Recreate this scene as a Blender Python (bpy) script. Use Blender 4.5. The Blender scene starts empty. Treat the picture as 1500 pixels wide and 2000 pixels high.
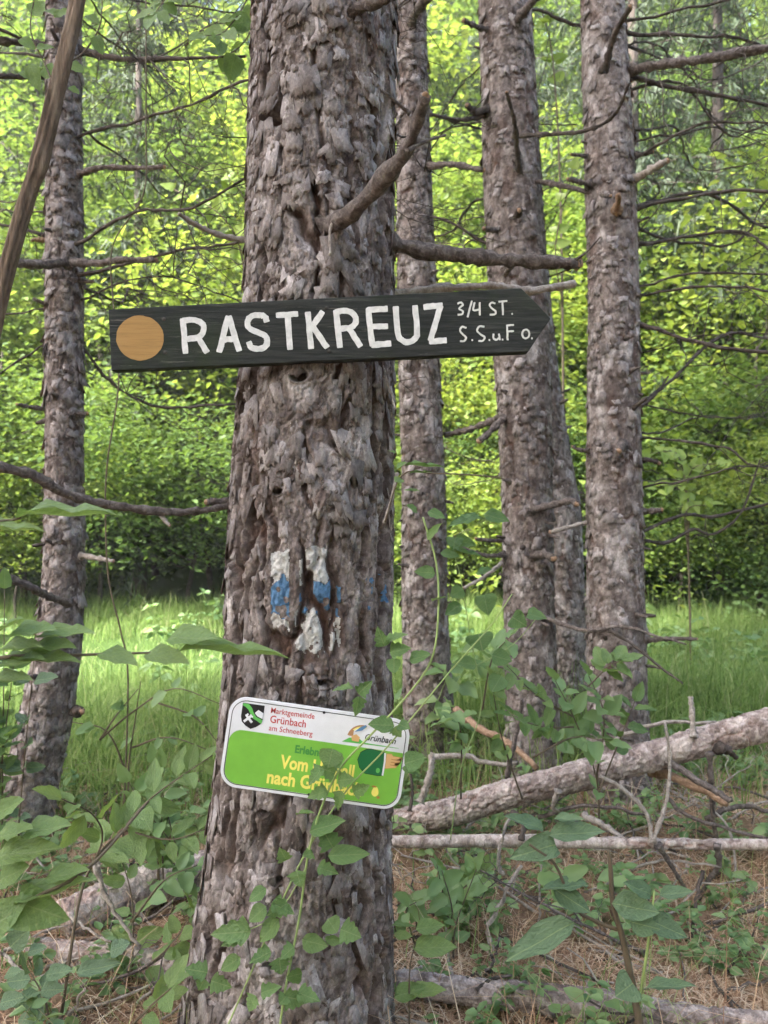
import bpy, math, random
import numpy as np
from mathutils import Matrix, Vector
R_ = math.radians
rng = np.random.default_rng(7)
random.seed(7)
SC = bpy.context.scene
COL = SC.collection

# ---------------------------------------------------------------- camera, sky, sun, exposure
CAM_H, F = 1.08, 1502.0                      # metres above the ground, focal length in photo pixels
cam_data = bpy.data.cameras.new('camera')
cam = bpy.data.objects.new('camera', cam_data)
COL.objects.link(cam)
cam.location = (0, 0, CAM_H)
cam.rotation_euler = (R_(90), 0, 0)
cam_data.sensor_fit = 'HORIZONTAL'
cam_data.sensor_width = 36
cam_data.lens = 36 * F / 1500
cam_data.clip_start = 0.05
cam_data.clip_end = 500
cam_data.dof.use_dof = True
cam_data.dof.focus_distance = 1.5
cam_data.dof.aperture_fstop = 8
SC.camera = cam
SC.render.resolution_x, SC.render.resolution_y = 768, 1024

SUN_EL, SUN_AZ = R_(48), R_(-128)            # azimuth from +Y towards +X
world = bpy.data.worlds.new('World')
SC.world = world
world.use_nodes = True
wn = world.node_tree.nodes
sky = wn.new('ShaderNodeTexSky')
sky.sky_type = 'NISHITA'
sky.sun_disc = False
sky.sun_elevation = SUN_EL
sky.sun_rotation = SUN_AZ
sky.dust_density = 5.0
sky.ozone_density = 0.6
wn['Background'].inputs[1].default_value = 0.15
world.node_tree.links.new(sky.outputs[0], wn['Background'].inputs[0])
sun_data = bpy.data.lights.new('sun', 'SUN')
sun = bpy.data.objects.new('sun', sun_data)
COL.objects.link(sun)
sun_data.energy = 4.0
sun_data.angle = R_(2.0)
sun_data.color = (1.0, 0.95, 0.86)
sd = Vector((math.sin(SUN_AZ) * math.cos(SUN_EL), math.cos(SUN_AZ) * math.cos(SUN_EL), math.sin(SUN_EL)))
sun.rotation_euler = sd.to_track_quat('Z', 'Y').to_euler()
sun.location = sd * 60
SC.view_settings.view_transform = 'Standard'
SC.view_settings.look = 'None'
SC.view_settings.exposure = 2.68
SC.view_settings.gamma = 1.0
SC.view_settings.use_white_balance = True
SC.view_settings.white_balance_temperature = 6200
SC.view_settings.white_balance_tint = 9
SC.render.engine = 'CYCLES'
SC.cycles.use_denoising = True
SC.cycles.use_adaptive_sampling = True
SC.cycles.adaptive_threshold = 0.03
SC.cycles.max_bounces = 6
SC.cycles.diffuse_bounces = 3
SC.cycles.transmission_bounces = 4
SC.cycles.transparent_max_bounces = 4
SC.cycles.glossy_bounces = 2


# ---------------------------------------------------------------- helpers
def P(px, py, d):
    """photo pixel at depth d (metres along the view) -> world point"""
    return Vector(((px - 750) / F * d, d, CAM_H - (py - 1000) / F * d))


def tag(o, label=None, cat=None, group=None, kind=None):
    if label: o['label'] = label
    if cat: o['category'] = cat
    if group: o['group'] = group
    if kind: o['kind'] = kind
    return o


def thing(name, loc, label, cat, group=None):
    o = bpy.data.objects.new(name, None)
    o.empty_display_size = 0.1
    COL.objects.link(o)
    o.location = loc
    return tag(o, label, cat, group)


def parent(o, root):
    if root is not None:
        o.parent = root
        if root.type == 'EMPTY':
            o.matrix_parent_inverse = Matrix.Translation(-Vector(root.location))
        else:
            o.matrix_parent_inverse = root.matrix_basis.inverted()
    return o


def link(name, me, root=None):
    o = bpy.data.objects.new(name, me)
    COL.objects.link(o)
    return parent(o, root)


def mesh(name, v, f, mat, smooth=True, cols=None):
    """v (n,3); f (m,3) or (m,4) int array, or a list of such arrays"""
    me = bpy.data.meshes.new(name)
    v = np.asarray(v, np.float32)
    fs = [np.asarray(a, np.int32) for a in (f if isinstance(f, list) else [f]) if len(a)]
    me.vertices.add(len(v))
    me.vertices.foreach_set('co', v.ravel())
    loops = np.concatenate([a.ravel() for a in fs])
    sizes = np.concatenate([np.full(len(a), a.shape[1], np.int32) for a in fs])
    starts = np.concatenate([[0], np.cumsum(sizes)[:-1]]).astype(np.int32)
    me.loops.add(len(loops))
    me.loops.foreach_set('vertex_index', loops)
    me.polygons.add(len(sizes))
    me.polygons.foreach_set('loop_start', starts)
    me.polygons.foreach_set('loop_total', sizes)
    if smooth:
        me.polygons.foreach_set('use_smooth', np.ones(len(sizes), bool))
    if cols is not None:
        a = me.color_attributes.new('col', 'FLOAT_COLOR', 'POINT')
        c = np.ones((len(v), 4), np.float32)
        c[:, :3] = cols
        a.data.foreach_set('color', c.ravel())
    me.update(calc_edges=True)
    if mat is not None:
        me.materials.append(mat)
    return me


class MB:
    """collects tubes, strips and polygons into one mesh"""
    def __init__(s):
        s.v, s.q, s.t, s.n = [], [], [], 0

    def add(s, v, q=None, t=None):
        v = np.asarray(v, np.float32).reshape(-1, 3)
        if q is not None and len(q): s.q.append(np.asarray(q, np.int32) + s.n)
        if t is not None and len(t): s.t.append(np.asarray(t, np.int32) + s.n)
        s.v.append(v)
        s.n += len(v)

    def tube(s, pts, rad, k=6, cap=True, rough=0.0):
        pts = np.asarray([tuple(p) for p in pts], float)
        n = len(pts)
        rad = np.broadcast_to(np.asarray(rad, float), (n,)) if np.ndim(rad) else np.full(n, float(rad))
        tg = np.gradient(pts, axis=0)
        tg /= np.linalg.norm(tg, axis=1)[:, None] + 1e-9
        up = np.array([0.31, 0.17, 0.93])
        a = np.cross(tg, up); a /= np.linalg.norm(a, axis=1)[:, None] + 1e-9
        b = np.cross(tg, a)
        th = np.arange(k) / k * 2 * math.pi
        rr = rad[:, None] * (1 + (rough * rng.standard_normal((n, k)) if rough else 0))
        ring = pts[:, None] + rr[..., None] * (np.cos(th)[None, :, None] * a[:, None] + np.sin(th)[None, :, None] * b[:, None])
        v = ring.reshape(-1, 3)
        i = np.arange(n - 1)[:, None] * k
        j = np.arange(k)[None]
        j2 = (j + 1) % k
        q = np.stack([i + j, i + j2, i + k + j2, i + k + j], -1).reshape(-1, 4)
        t = None
        if cap:
            v = np.vstack([v, pts[:1], pts[-1:]])
            c0, c1 = n * k, n * k + 1
            jj = np.arange(k); jj2 = (jj + 1) % k
            t = np.vstack([np.stack([np.full(k, c0), jj2, jj], -1),
                           np.stack([np.full(k, c1), (n - 1) * k + jj, (n - 1) * k + jj2], -1)])
        s.add(v, q, t)

    def obj(s, name, mat, root=None, smooth=True):
        return link(name, s.mesh(name, mat, smooth), root)

    def mesh(s, name, mat, smooth=True):
        fs = []
        if s.q: fs.append(np.vstack(s.q))
        if s.t: fs.append(np.vstack(s.t))
        return mesh(name, np.vstack(s.v), fs, mat, smooth)


def wob(p0, p1, n, amp, sag=0.0):
    """wandering polyline from p0 to p1"""
    p0, p1 = np.array(p0, float), np.array(p1, float)
    t = np.linspace(0, 1, n)
    L = np.linalg.norm(p1 - p0)
    o = np.cumsum(rng.standard_normal((n, 3)), 0)
    o -= o[0] + (o[-1] - o[0]) * t[:, None]
    pts = p0 + (p1 - p0) * t[:, None] + o * amp * L / math.sqrt(n)
    pts[:, 2] -= sag * L * np.sin(t * math.pi)
    return pts


def smoothpath(pts, m=6):
    """Catmull-Rom through a list of points"""
    p = np.asarray([tuple(q) for q in pts], float)
    p = np.vstack([2 * p[0] - p[1], p, 2 * p[-1] - p[-2]])
    out = []
    for i in range(1, len(p) - 2):
        for k in range(m):
            t = k / m
            out.append(0.5 * (2 * p[i] + (p[i + 1] - p[i - 1]) * t + (2 * p[i - 1] - 5 * p[i] + 4 * p[i + 1] - p[i + 2]) * t * t
                              + (3 * p[i] - p[i - 1] - 3 * p[i + 1] + p[i + 2]) * t ** 3))
    out.append(p[-2])
    return np.array(out)


def fnoise(shape, lv, lu, r=rng):
    """smooth periodic noise, unit variance, correlation lengths in cells"""
    w = np.fft.rfft2(r.standard_normal(shape).astype(np.float32))
    fv = np.fft.fftfreq(shape[0])[:, None]
    fu = np.fft.rfftfreq(shape[1])[None]
    w = w * np.exp(-2 * math.pi ** 2 * ((fv * lv) ** 2 + (fu * lu) ** 2))
    n = np.fft.irfft2(w, shape)
    return ((n - n.mean()) / (n.std() + 1e-9)).astype(np.float32)


def sstep(a, b, x):
    t = np.clip((x - a) / (b - a), 0, 1)
    return t * t * (3 - 2 * t)


# ---------------------------------------------------------------- materials
def newmat(name):
    m = bpy.data.materials.new(name)
    m.use_nodes = True
    nt = m.node_tree
    return m, nt, nt.nodes, nt.links, nt.nodes['Principled BSDF']


def ramp(nt, fac, stops):
    r = nt.nodes.new('ShaderNodeValToRGB')
    el = r.color_ramp.elements
    while len(el) < len(stops): el.new(0.5)
    for e, (p, c) in zip(el, stops):
        e.position = p
        e.color = (*c, 1)
    nt.links.new(fac, r.inputs[0])
    return r.outputs[0]


def noise(nt, scale, detail=4, rough=0.6, vec=None, dist=0.0):
    n = nt.nodes.new('ShaderNodeTexNoise')
    n.inputs['Scale'].default_value = scale
    n.inputs['Detail'].default_value = detail
    n.inputs['Roughness'].default_value = rough
    n.inputs['Distortion'].default_value = dist
    if vec is not None: nt.links.new(vec, n.inputs['Vector'])
    return n.outputs['Fac']


def coords(nt, scale=(1, 1, 1), which='Object'):
    tc = nt.nodes.new('ShaderNodeTexCoord')
    mp = nt.nodes.new('ShaderNodeMapping')
    mp.inputs['Scale'].default_value = scale
    nt.links.new(tc.outputs[which], mp.inputs[0])
    return mp.outputs[0]


def mixc(nt, fac, a, b, mode='MIX'):
    n = nt.nodes.new('ShaderNodeMix')
    n.data_type = 'RGBA'
    n.blend_type = mode
    for sock, val in ((0, fac), (6, a), (7, b)):
        if isinstance(val, bpy.types.NodeSocket): nt.links.new(val, n.inputs[sock])
        elif sock == 0: n.inputs[0].default_value = val
        else: n.inputs[sock].default_value = (*val, 1)
    return n.outputs[2]


def bump(nt, height, strength, dist, b):
    n = nt.nodes.new('ShaderNodeBump')
    n.inputs['Strength'].default_value = strength
    n.inputs['Distance'].default_value = dist
    nt.links.new(height, n.inputs['Height'])
    nt.links.new(n.outputs[0], b.inputs['Normal'])


def bark_material(name):
    m, nt, ns, lk, b = newmat(name)
    at = ns.new('ShaderNodeVertexColor'); at.layer_name = 'col'
    v = coords(nt, (1, 1, 0.6))
    n1 = noise(nt, 60, 5, 0.7, v)
    n2 = noise(nt, 260, 3, 0.7, v)
    n3 = noise(nt, 22, 4, 0.6, v)
    # paper-thin scales within a plate, drawn as fine relief
    tc = ns.new('ShaderNodeTexCoord')
    nv = ns.new('ShaderNodeTexNoise'); nv.inputs['Scale'].default_value = 55; nv.inputs['Detail'].default_value = 4
    lk.new(tc.outputs['Object'], nv.inputs['Vector'])
    dv = ns.new('ShaderNodeVectorMath'); dv.operation = 'MULTIPLY_ADD'
    lk.new(nv.outputs['Color'], dv.inputs[0]); dv.inputs[1].default_value = (0.022, 0.022, 0.03); lk.new(tc.outputs['Object'], dv.inputs[2])
    mp = ns.new('ShaderNodeMapping'); mp.inputs['Scale'].default_value = (1, 1, 0.55); lk.new(dv.outputs[0], mp.inputs[0])
    vo = ns.new('ShaderNodeTexVoronoi'); vo.feature = 'F1'; vo.inputs['Scale'].default_value = 75; lk.new(mp.outputs[0], vo.inputs['Vector'])
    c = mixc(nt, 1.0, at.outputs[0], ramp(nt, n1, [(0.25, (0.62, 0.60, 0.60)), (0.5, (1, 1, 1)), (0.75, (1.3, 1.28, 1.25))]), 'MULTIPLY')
    c = mixc(nt, 0.7, c, ramp(nt, n2, [(0.3, (0.6, 0.6, 0.6)), (0.7, (1.35, 1.35, 1.35))]), 'MULTIPLY')
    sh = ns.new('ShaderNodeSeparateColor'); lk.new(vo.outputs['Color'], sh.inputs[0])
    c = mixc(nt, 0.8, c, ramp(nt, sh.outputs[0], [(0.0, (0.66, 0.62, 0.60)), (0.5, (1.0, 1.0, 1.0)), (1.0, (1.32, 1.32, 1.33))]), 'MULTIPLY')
    c = mixc(nt, 0.6, c, ramp(nt, n3, [(0.3, (0.80, 0.73, 0.68)), (0.5, (1.0, 1.0, 1.0)), (0.72, (1.12, 1.14, 1.16))]), 'MULTIPLY')
    lk.new(c, b.inputs['Base Color'])
    b.inputs['Roughness'].default_value = 0.88
    b.inputs['Specular IOR Level'].default_value = 0.25
    hm = ns.new('ShaderNodeMath'); hm.operation = 'MULTIPLY_ADD'; lk.new(sh.outputs[1], hm.inputs[0]); hm.inputs[1].default_value = 0.45
    lk.new(n1, hm.inputs[2])
    bump(nt, hm.outputs[0], 0.8, 0.004, b)
    return m


def wood_material(name, c1, c2, c3, scale=30, stretch=(1, 1, 1), rough=0.85):
    m, nt, ns, lk, b = newmat(name)
    v = coords(nt, stretch)
    n1 = noise(nt, scale, 6, 0.7, v, 0.5)
    n2 = noise(nt, scale * 5, 3, 0.7, v)
    c = ramp(nt, n1, [(0.3, c1), (0.5, c2), (0.7, c3)])
    c = mixc(nt, 0.5, c, ramp(nt, n2, [(0.3, (0.6, 0.6, 0.6)), (0.7, (1.3, 1.3, 1.3))]), 'MULTIPLY')
    lk.new(c, b.inputs['Base Color'])
    b.inputs['Roughness'].default_value = rough
    b.inputs['Specular IOR Level'].default_value = 0.2
    bump(nt, n1, 0.9, 0.008, b)
    return m


def leaf_material(name, stops, trans, tint=1.15, rough=0.45, spec=0.4, veins=False):
    m, nt, ns, lk, b = newmat(name)
    g = ns.new('ShaderNodeNewGeometry')
    oi = ns.new('ShaderNodeObjectInfo')
    ad = ns.new('ShaderNodeMath'); ad.operation = 'MULTIPLY_ADD'
    lk.new(g.outputs['Random Per Island'], ad.inputs[0]); ad.inputs[1].default_value = 0.65
    sc = ns.new('ShaderNodeMath'); sc.operation = 'MULTIPLY'; sc.inputs[1].default_value = 0.35
    lk.new(oi.outputs['Random'], sc.inputs[0]); lk.new(sc.outputs[0], ad.inputs[2])
    c = ramp(nt, ad.outputs[0], stops)
    if veins:
        v = coords(nt, (1, 1, 1))
        c = mixc(nt, 0.5, c, ramp(nt, noise(nt, 4.0, 4, 0.6, v), [(0.3, (0.75, 0.8, 0.75)), (0.7, (1.2, 1.15, 1.1))]), 'MULTIPLY')
        tc = ns.new('ShaderNodeTexCoord'); sx = ns.new('ShaderNodeSeparateXYZ'); lk.new(tc.outputs['Object'], sx.inputs[0])
        ab = ns.new('ShaderNodeMath'); ab.operation = 'ABSOLUTE'; lk.new(sx.outputs[1], ab.inputs[0])
        # side veins run forward from the midrib
        ph = ns.new('ShaderNodeMath'); ph.operation = 'MULTIPLY_ADD'; lk.new(ab.outputs[0], ph.inputs[0]); ph.inputs[1].default_value = -0.7; lk.new(sx.outputs[0], ph.inputs[2])
        fq = ns.new('ShaderNodeMath'); fq.operation = 'MULTIPLY'; lk.new(ph.outputs[0], fq.inputs[0]); fq.inputs[1].default_value = 44.0
        sn = ns.new('ShaderNodeMath'); sn.operation = 'SINE'; lk.new(fq.outputs[0], sn.inputs[0])
        c = mixc(nt, 0.55, c, ramp(nt, sn.outputs[0], [(0.80, (1.0, 1.0, 1.0)), (0.98, (1.35, 1.3, 1.25))]), 'MULTIPLY')
        c = mixc(nt, ramp(nt, ab.outputs[0], [(0.008, (0.55, 0.55, 0.55)), (0.022, (0, 0, 0))]), c, (0.26, 0.33, 0.15))
        # blotches and nibbled brown spots
        c = mixc(nt, ramp(nt, noise(nt, 7.0, 5, 0.7, coords(nt, (1, 1, 1), 'Generated')), [(0.66, (0, 0, 0)), (0.74, (0.5, 0.5, 0.5))]), c, (0.20, 0.17, 0.07))
        bump(nt, noise(nt, 9.0, 3, 0.6, v), 0.4, 0.05, b)
    lk.new(c, b.inputs['Base Color'])
    b.inputs['Roughness'].default_value = rough
    b.inputs['Specular IOR Level'].default_value = spec
    tr = ns.new('ShaderNodeBsdfTranslucent')
    tc2 = mixc(nt, 1.0, c, (tint * 1.2, tint * 1.12, tint * 0.65), 'MULTIPLY')
    lk.new(tc2, tr.inputs[0])
    mx = ns.new('ShaderNodeMixShader')
    mx.inputs[0].default_value = trans
    lk.new(b.outputs[0], mx.inputs[1]); lk.new(tr.outputs[0], mx.inputs[2])
    lk.new(mx.outputs[0], ns['Material Output'].inputs[0])
    return m


def flat_material(name, c, rough=0.5, spec=0.3, var=0.12, scale=40):
    m, nt, ns, lk, b = newmat(name)
    n = noise(nt, scale, 5, 0.65, coords(nt))
    lo, hi = 1 - var, 1 + var
    lk.new(mixc(nt, 1.0, c, ramp(nt, n, [(0.3, (lo,) * 3), (0.7, (hi,) * 3)]), 'MULTIPLY'), b.inputs['Base Color'])
    b.inputs['Roughness'].default_value = rough
    b.inputs['Specular IOR Level'].default_value = spec
    return m


def island_material(name, stops, rough=0.8, trans=0.0):
    m, nt, ns, lk, b = newmat(name)
    g = ns.new('ShaderNodeNewGeometry')
    c = ramp(nt, g.outputs['Random Per Island'], stops)
    lk.new(c, b.inputs['Base Color'])
    b.inputs['Roughness'].default_value = rough
    b.inputs['Specular IOR Level'].default_value = 0.2
    if trans:
        tr = ns.new('ShaderNodeBsdfTranslucent'); lk.new(c, tr.inputs[0])
        mx = ns.new('ShaderNodeMixShader'); mx.inputs[0].default_value = trans
        lk.new(b.outputs[0], mx.inputs[1]); lk.new(tr.outputs[0], mx.inputs[2])
        lk.new(mx.outputs[0], ns['Material Output'].inputs[0])
    return m


M = {}
M['bark'] = bark_material('pine_bark')
M['dead'] = wood_material('dead_branch_wood', (0.045, 0.036, 0.032), (0.12, 0.097, 0.087), (0.25, 0.215, 0.195), 70)
M['twig'] = wood_material('dark_twig_wood', (0.035, 0.028, 0.024), (0.075, 0.06, 0.051), (0.135, 0.11, 0.095), 40)
M['pale'] = wood_material('weathered_stick_wood', (0.15, 0.125, 0.105), (0.32, 0.275, 0.24), (0.48, 0.44, 0.40), 60)
M['broken'] = wood_material('broken_orange_wood', (0.16, 0.095, 0.06), (0.30, 0.19, 0.12), (0.44, 0.31, 0.21), 60)
M['liana'] = wood_material('liana_bark', (0.075, 0.052, 0.036), (0.165, 0.12, 0.085), (0.27, 0.21, 0.155), 60, (1, 1, 0.12))
M['stem'] = flat_material('brown_stem', (0.11, 0.085, 0.055), 0.7)
M['gstem'] = flat_material('green_stem', (0.26, 0.34, 0.12), 0.5)
M['white'] = flat_material('white_letter_paint', (0.62, 0.615, 0.60), 0.65, 0.3, 0.2, 70)
M['leaf_a'] = leaf_material('fresh_broad_leaf', [(0, (0.085, 0.145, 0.036)), (0.5, (0.135, 0.21, 0.05)), (1, (0.20, 0.27, 0.07))], 0.5)
M['leaf_b'] = leaf_material('deep_broad_leaf', [(0, (0.07, 0.125, 0.038)), (0.5, (0.11, 0.18, 0.05)), (1, (0.155, 0.23, 0.065))], 0.5)
M['leaf_c'] = leaf_material('yellow_maple_leaf', [(0, (0.14, 0.215, 0.045)), (0.5, (0.20, 0.275, 0.06)), (1, (0.28, 0.33, 0.085))], 0.5)
M['conif'] = leaf_material('grey_green_needles', [(0, (0.035, 0.055, 0.03)), (0.5, (0.055, 0.08, 0.04)), (1, (0.09, 0.115, 0.055))], 0.25, 1.0, 0.6, 0.3)
M['near'] = leaf_material('near_shrub_leaf', [(0, (0.10, 0.175, 0.06)), (0.5, (0.16, 0.25, 0.085)), (1, (0.24, 0.33, 0.11))], 0.40, 1.1, 0.42, 0.5, True)
M['blue'] = leaf_material('dusty_blue_green_leaf', [(0, (0.075, 0.13, 0.07)), (0.5, (0.10, 0.165, 0.085)), (1, (0.13, 0.20, 0.095))], 0.25, 1.0, 0.45, 0.55, True)
M['vine'] = leaf_material('vine_leaf', [(0, (0.085, 0.165, 0.06)), (0.5, (0.12, 0.21, 0.07)), (1, (0.18, 0.27, 0.09))], 0.38, 1.1, 0.42, 0.45, True)
M['seed'] = leaf_material('seedling_leaf', [(0, (0.11, 0.20, 0.08)), (0.5, (0.17, 0.27, 0.11)), (1, (0.25, 0.34, 0.15))], 0.4, 1.1, 0.5, 0.4)
M['grass'] = island_material('meadow_grass', [(0, (0.13, 0.21, 0.05)), (0.5, (0.20, 0.30, 0.075)), (0.9, (0.29, 0.37, 0.12)), (1, (0.42, 0.40, 0.22))], 0.6, 0.4)
M['needle'] = island_material('fallen_needles', [(0, (0.20, 0.105, 0.06)), (0.4, (0.37, 0.225, 0.135)), (0.75, (0.50, 0.35, 0.225)), (1, (0.62, 0.51, 0.38))], 0.8)


# ---------------------------------------------------------------- ground
def ground_z(x, y):
    z = 0.02 * np.sin(x * 1.7 + 0.6) * np.cos(y * 1.3) + 0.015 * np.sin(x * 4.1 + y * 3.3)
    z = z + np.where(y > 11, (y - 11) ** 1.25 * 0.30, 0)
    return z


gx = np.unique(np.concatenate([np.linspace(-45, -6, 34), np.linspace(-6, 6, 160), np.linspace(6, 45, 34)]))
gy = np.unique(np.concatenate([np.linspace(-30, 0.6, 24), np.linspace(0.6, 5, 110), np.linspace(5, 14, 60), np.linspace(14, 48, 30)]))
X, Y = np.meshgrid(gx, gy)
Z = ground_z(X, Y) + np.where((Y > 0.3) & (Y < 6), 0.012 * fnoise(X.shape, 1.2, 1.2), 0)
nxg, nyg = len(gx), len(gy)
gi = (np.arange(nyg - 1)[:, None] * nxg + np.arange(nxg - 1)[None]).ravel()
gq = np.stack([gi, gi + 1, gi + nxg + 1, gi + nxg], -1)
m, nt, ns, lk, b = newmat('forest_floor')
v = coords(nt)
n1 = noise(nt, 5, 6, 0.7, v); n2 = noise(nt, 70, 5, 0.75, v); n3 = noise(nt, 1.1, 3, 0.5, v)
c = ramp(nt, n2, [(0.25, (0.08, 0.05, 0.033)), (0.5, (0.23, 0.145, 0.092)), (0.75, (0.40, 0.28, 0.18))])
c = mixc(nt, ramp(nt, n1, [(0.5, (0, 0, 0)), (0.68, (1, 1, 1))]), c, (0.05, 0.075, 0.022))
sx = ns.new('ShaderNodeSeparateXYZ'); lk.new(v, sx.inputs[0])
ad = ns.new('ShaderNodeMath'); ad.operation = 'MULTIPLY_ADD'; lk.new(n3, ad.inputs[0]); ad.inputs[1].default_value = 1.4; lk.new(sx.outputs[1], ad.inputs[2])
mr = ns.new('ShaderNodeMapRange'); mr.inputs[1].default_value = 3.6; mr.inputs[2].default_value = 4.3; lk.new(ad.outputs[0], mr.inputs[0])
c = mixc(nt, mr.outputs[0], c, (0.07, 0.115, 0.03))
lk.new(c, b.inputs['Base Color']); b.inputs['Roughness'].default_value = 0.95; b.inputs['Specular IOR Level'].default_value = 0.1
bump(nt, n2, 0.8, 0.02, b)
tag(link('ground', mesh('ground', np.stack([X.ravel(), Y.ravel(), Z.ravel()], -1), gq, m)), kind='structure')


def gz(x, y): return float(ground_z(np.float64(x), np.float64(y)))


# ---------------------------------------------------------------- bark
def bark_raster(W, H, cell, seed, pw, ph, fiss_w, fiss_d, fl_a, fl_b, relief, cover=2.6):
    """height (m) and colour raster of plated pine bark, W periodic cells round, H cells up"""
    r = np.random.default_rng(seed)
    U, V = np.meshgrid(np.arange(W) * cell, np.arange(H) * cell)
    k = max(1.0, 0.012 / cell)
    wu = fnoise((H, W), k * 3.0, k * 1.2, r) * 0.005 + fnoise((H, W), k * 0.5, k * 0.35, r) * 0.0026
    wv = fnoise((H, W), k * 1.0, k * 1.0, r) * 0.012
    n_rag = fnoise((H, W), k * 0.35, k * 0.35, r)
    n_rag2 = fnoise((H, W), k * 0.9, k * 0.9, r)
    # plates parted by fissures
    F1 = np.full((H, W), 9.0, np.float32); F2 = F1.copy(); ID = np.zeros((H, W), np.float32)
    nu = max(3, round(W * cell / pw)); pu = W * cell / nu
    nv = int(H * cell / ph) + 3
    for i in range(nu):
        off = r.random()
        for j in range(-1, nv):
            cu = (i + 0.5 + (r.random() - 0.5) * 0.6) * pu
            cv = (j + off + (r.random() - 0.5) * 0.5) * ph
            u0, u1 = int((cu - 2.1 * pu) / cell), int((cu + 2.1 * pu) / cell)
            v0, v1 = max(0, int((cv - 1.7 * ph) / cell)), min(H, int((cv + 1.7 * ph) / cell))
            if v1 <= v0: continue
            cols = np.arange(u0, u1)
            cw = cols % W
            ix = np.ix_(np.arange(v0, v1), cw)
            du = (cols * cell)[None] + wu[ix] - cu
            dv = (np.arange(v0, v1) * cell)[:, None] + wv[ix] - cv
            d = np.sqrt((du / pu) ** 2 + (dv / ph) ** 2).astype(np.float32)
            a, bb = F1[ix], F2[ix]
            cl = d < a
            F2[ix] = np.where(cl, a, np.minimum(bb, d))
            ID[ix] = np.where(cl, r.random(), ID[ix])
            F1[ix] = np.where(cl, d, a)
    edge = (F2 - F1) * pu
    openn = sstep(-0.5, 1.3, fnoise((H, W), k * 6, k * 2.2, r))
    wid = fiss_w * (0.2 + 1.0 * openn)
    fis = 1 - sstep(0.0, 1.0, edge / wid)
    fis = fis * (0.15 + 0.85 * openn)
    # thin layers scaled off in jigsaw outlines: terraces of warped noise, lifted along their rims
    SCALE = np.zeros((H, W), np.float32); FR = np.zeros((H, W), np.float32)
    ca, cb = fl_a / cell, fl_b / cell
    for q_, (su, sv, lev, amp) in enumerate(((1.15, 2.5, 1.9, 1.0), (0.75, 1.5, 1.5, 0.55), (0.5, 0.8, 1.2, 0.14))):
        nz_ = fnoise((H, W), cb * sv, ca * su, r) + 0.38 * fnoise((H, W), cb * sv * 0.25, ca * su * 0.22, r) + 0.22 * n_rag + 0.04 * r.standard_normal((H, W)) * (cell < 0.003) + r.random()
        nz_ = nz_ * lev + np.linspace(0, H * cell / fl_b * 0.06, H)[:, None]
        fl = np.floor(nz_); frc = nz_ - fl
        SCALE += amp * (np.mod(fl * 0.618 + 0.31 * q_, 1.0) * 1.6 - 0.8 + 0.10 * np.exp(-frc * 9.0))
        hsh = np.mod(np.sin(fl * 12.9898 + np.floor(fnoise((H, W), cb * 2, ca * 2, r) * 1.5) * 78.233 + q_) * 43758.547, 1.0)
        FR += hsh * (0.5, 0.3, 0.2)[q_]
    FR = np.clip((FR - 0.5) * 1.8 + 0.5, 0, 1)
    und = fnoise((H, W), k * 8, k * 4, r)
    fine = fnoise((H, W), k * 0.18, k * 0.14, r)
    h = SCALE * relief * (1 - 0.5 * fis) + (ID - 0.5) * relief * 0.8 + und * relief * 0.2 + fine * relief * 0.08 + n_rag * relief * 0.06 - fis * fiss_d
    # colour
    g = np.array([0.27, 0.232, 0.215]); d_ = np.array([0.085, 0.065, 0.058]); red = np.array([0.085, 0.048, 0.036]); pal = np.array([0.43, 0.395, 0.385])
    t = np.clip(FR * 0.9 + ID * 0.1 + 0.15 * n_rag2, 0, 1)[..., None]
    c = d_ * (1 - t) + g * t
    pm = (sstep(0.9, 1.8, fnoise((H, W), k * 2.5, k * 1.6, r)) * 0.7)[..., None]
    c = c * (1 - pm) + pal * pm
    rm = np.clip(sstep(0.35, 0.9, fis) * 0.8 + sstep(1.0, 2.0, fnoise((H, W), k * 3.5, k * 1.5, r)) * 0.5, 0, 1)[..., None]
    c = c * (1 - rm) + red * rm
    return h.astype(np.float32), c.astype(np.float32), fis


def trunk_axis(rows, d):
    """photo rows (px centre, py, px width) at depth d -> z, x, r arrays sorted by z"""
    a = np.array(rows, float)
    z = CAM_H - (a[:, 1] - 1000) / F * d
    x = (a[:, 0] - 750) / F * d
    r = a[:, 2] / 2 / F * d
    o = np.argsort(z)
    return z[o], x[o], r[o]


def smooth_interp(zq, z, v):
    out = np.interp(zq, z, v)
    k = max(3, int(len(zq) * 0.03) | 1)
    pad = np.concatenate([np.full(k, out[0]) + (np.arange(-k, 0) * (out[1] - out[0])), out, np.full(k, out[-1]) + (np.arange(1, k + 1) * (out[-1] - out[-2]))])
    return np.convolve(pad, np.ones(k) / k, 'same')[k:-k]


TREES = {}


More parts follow.
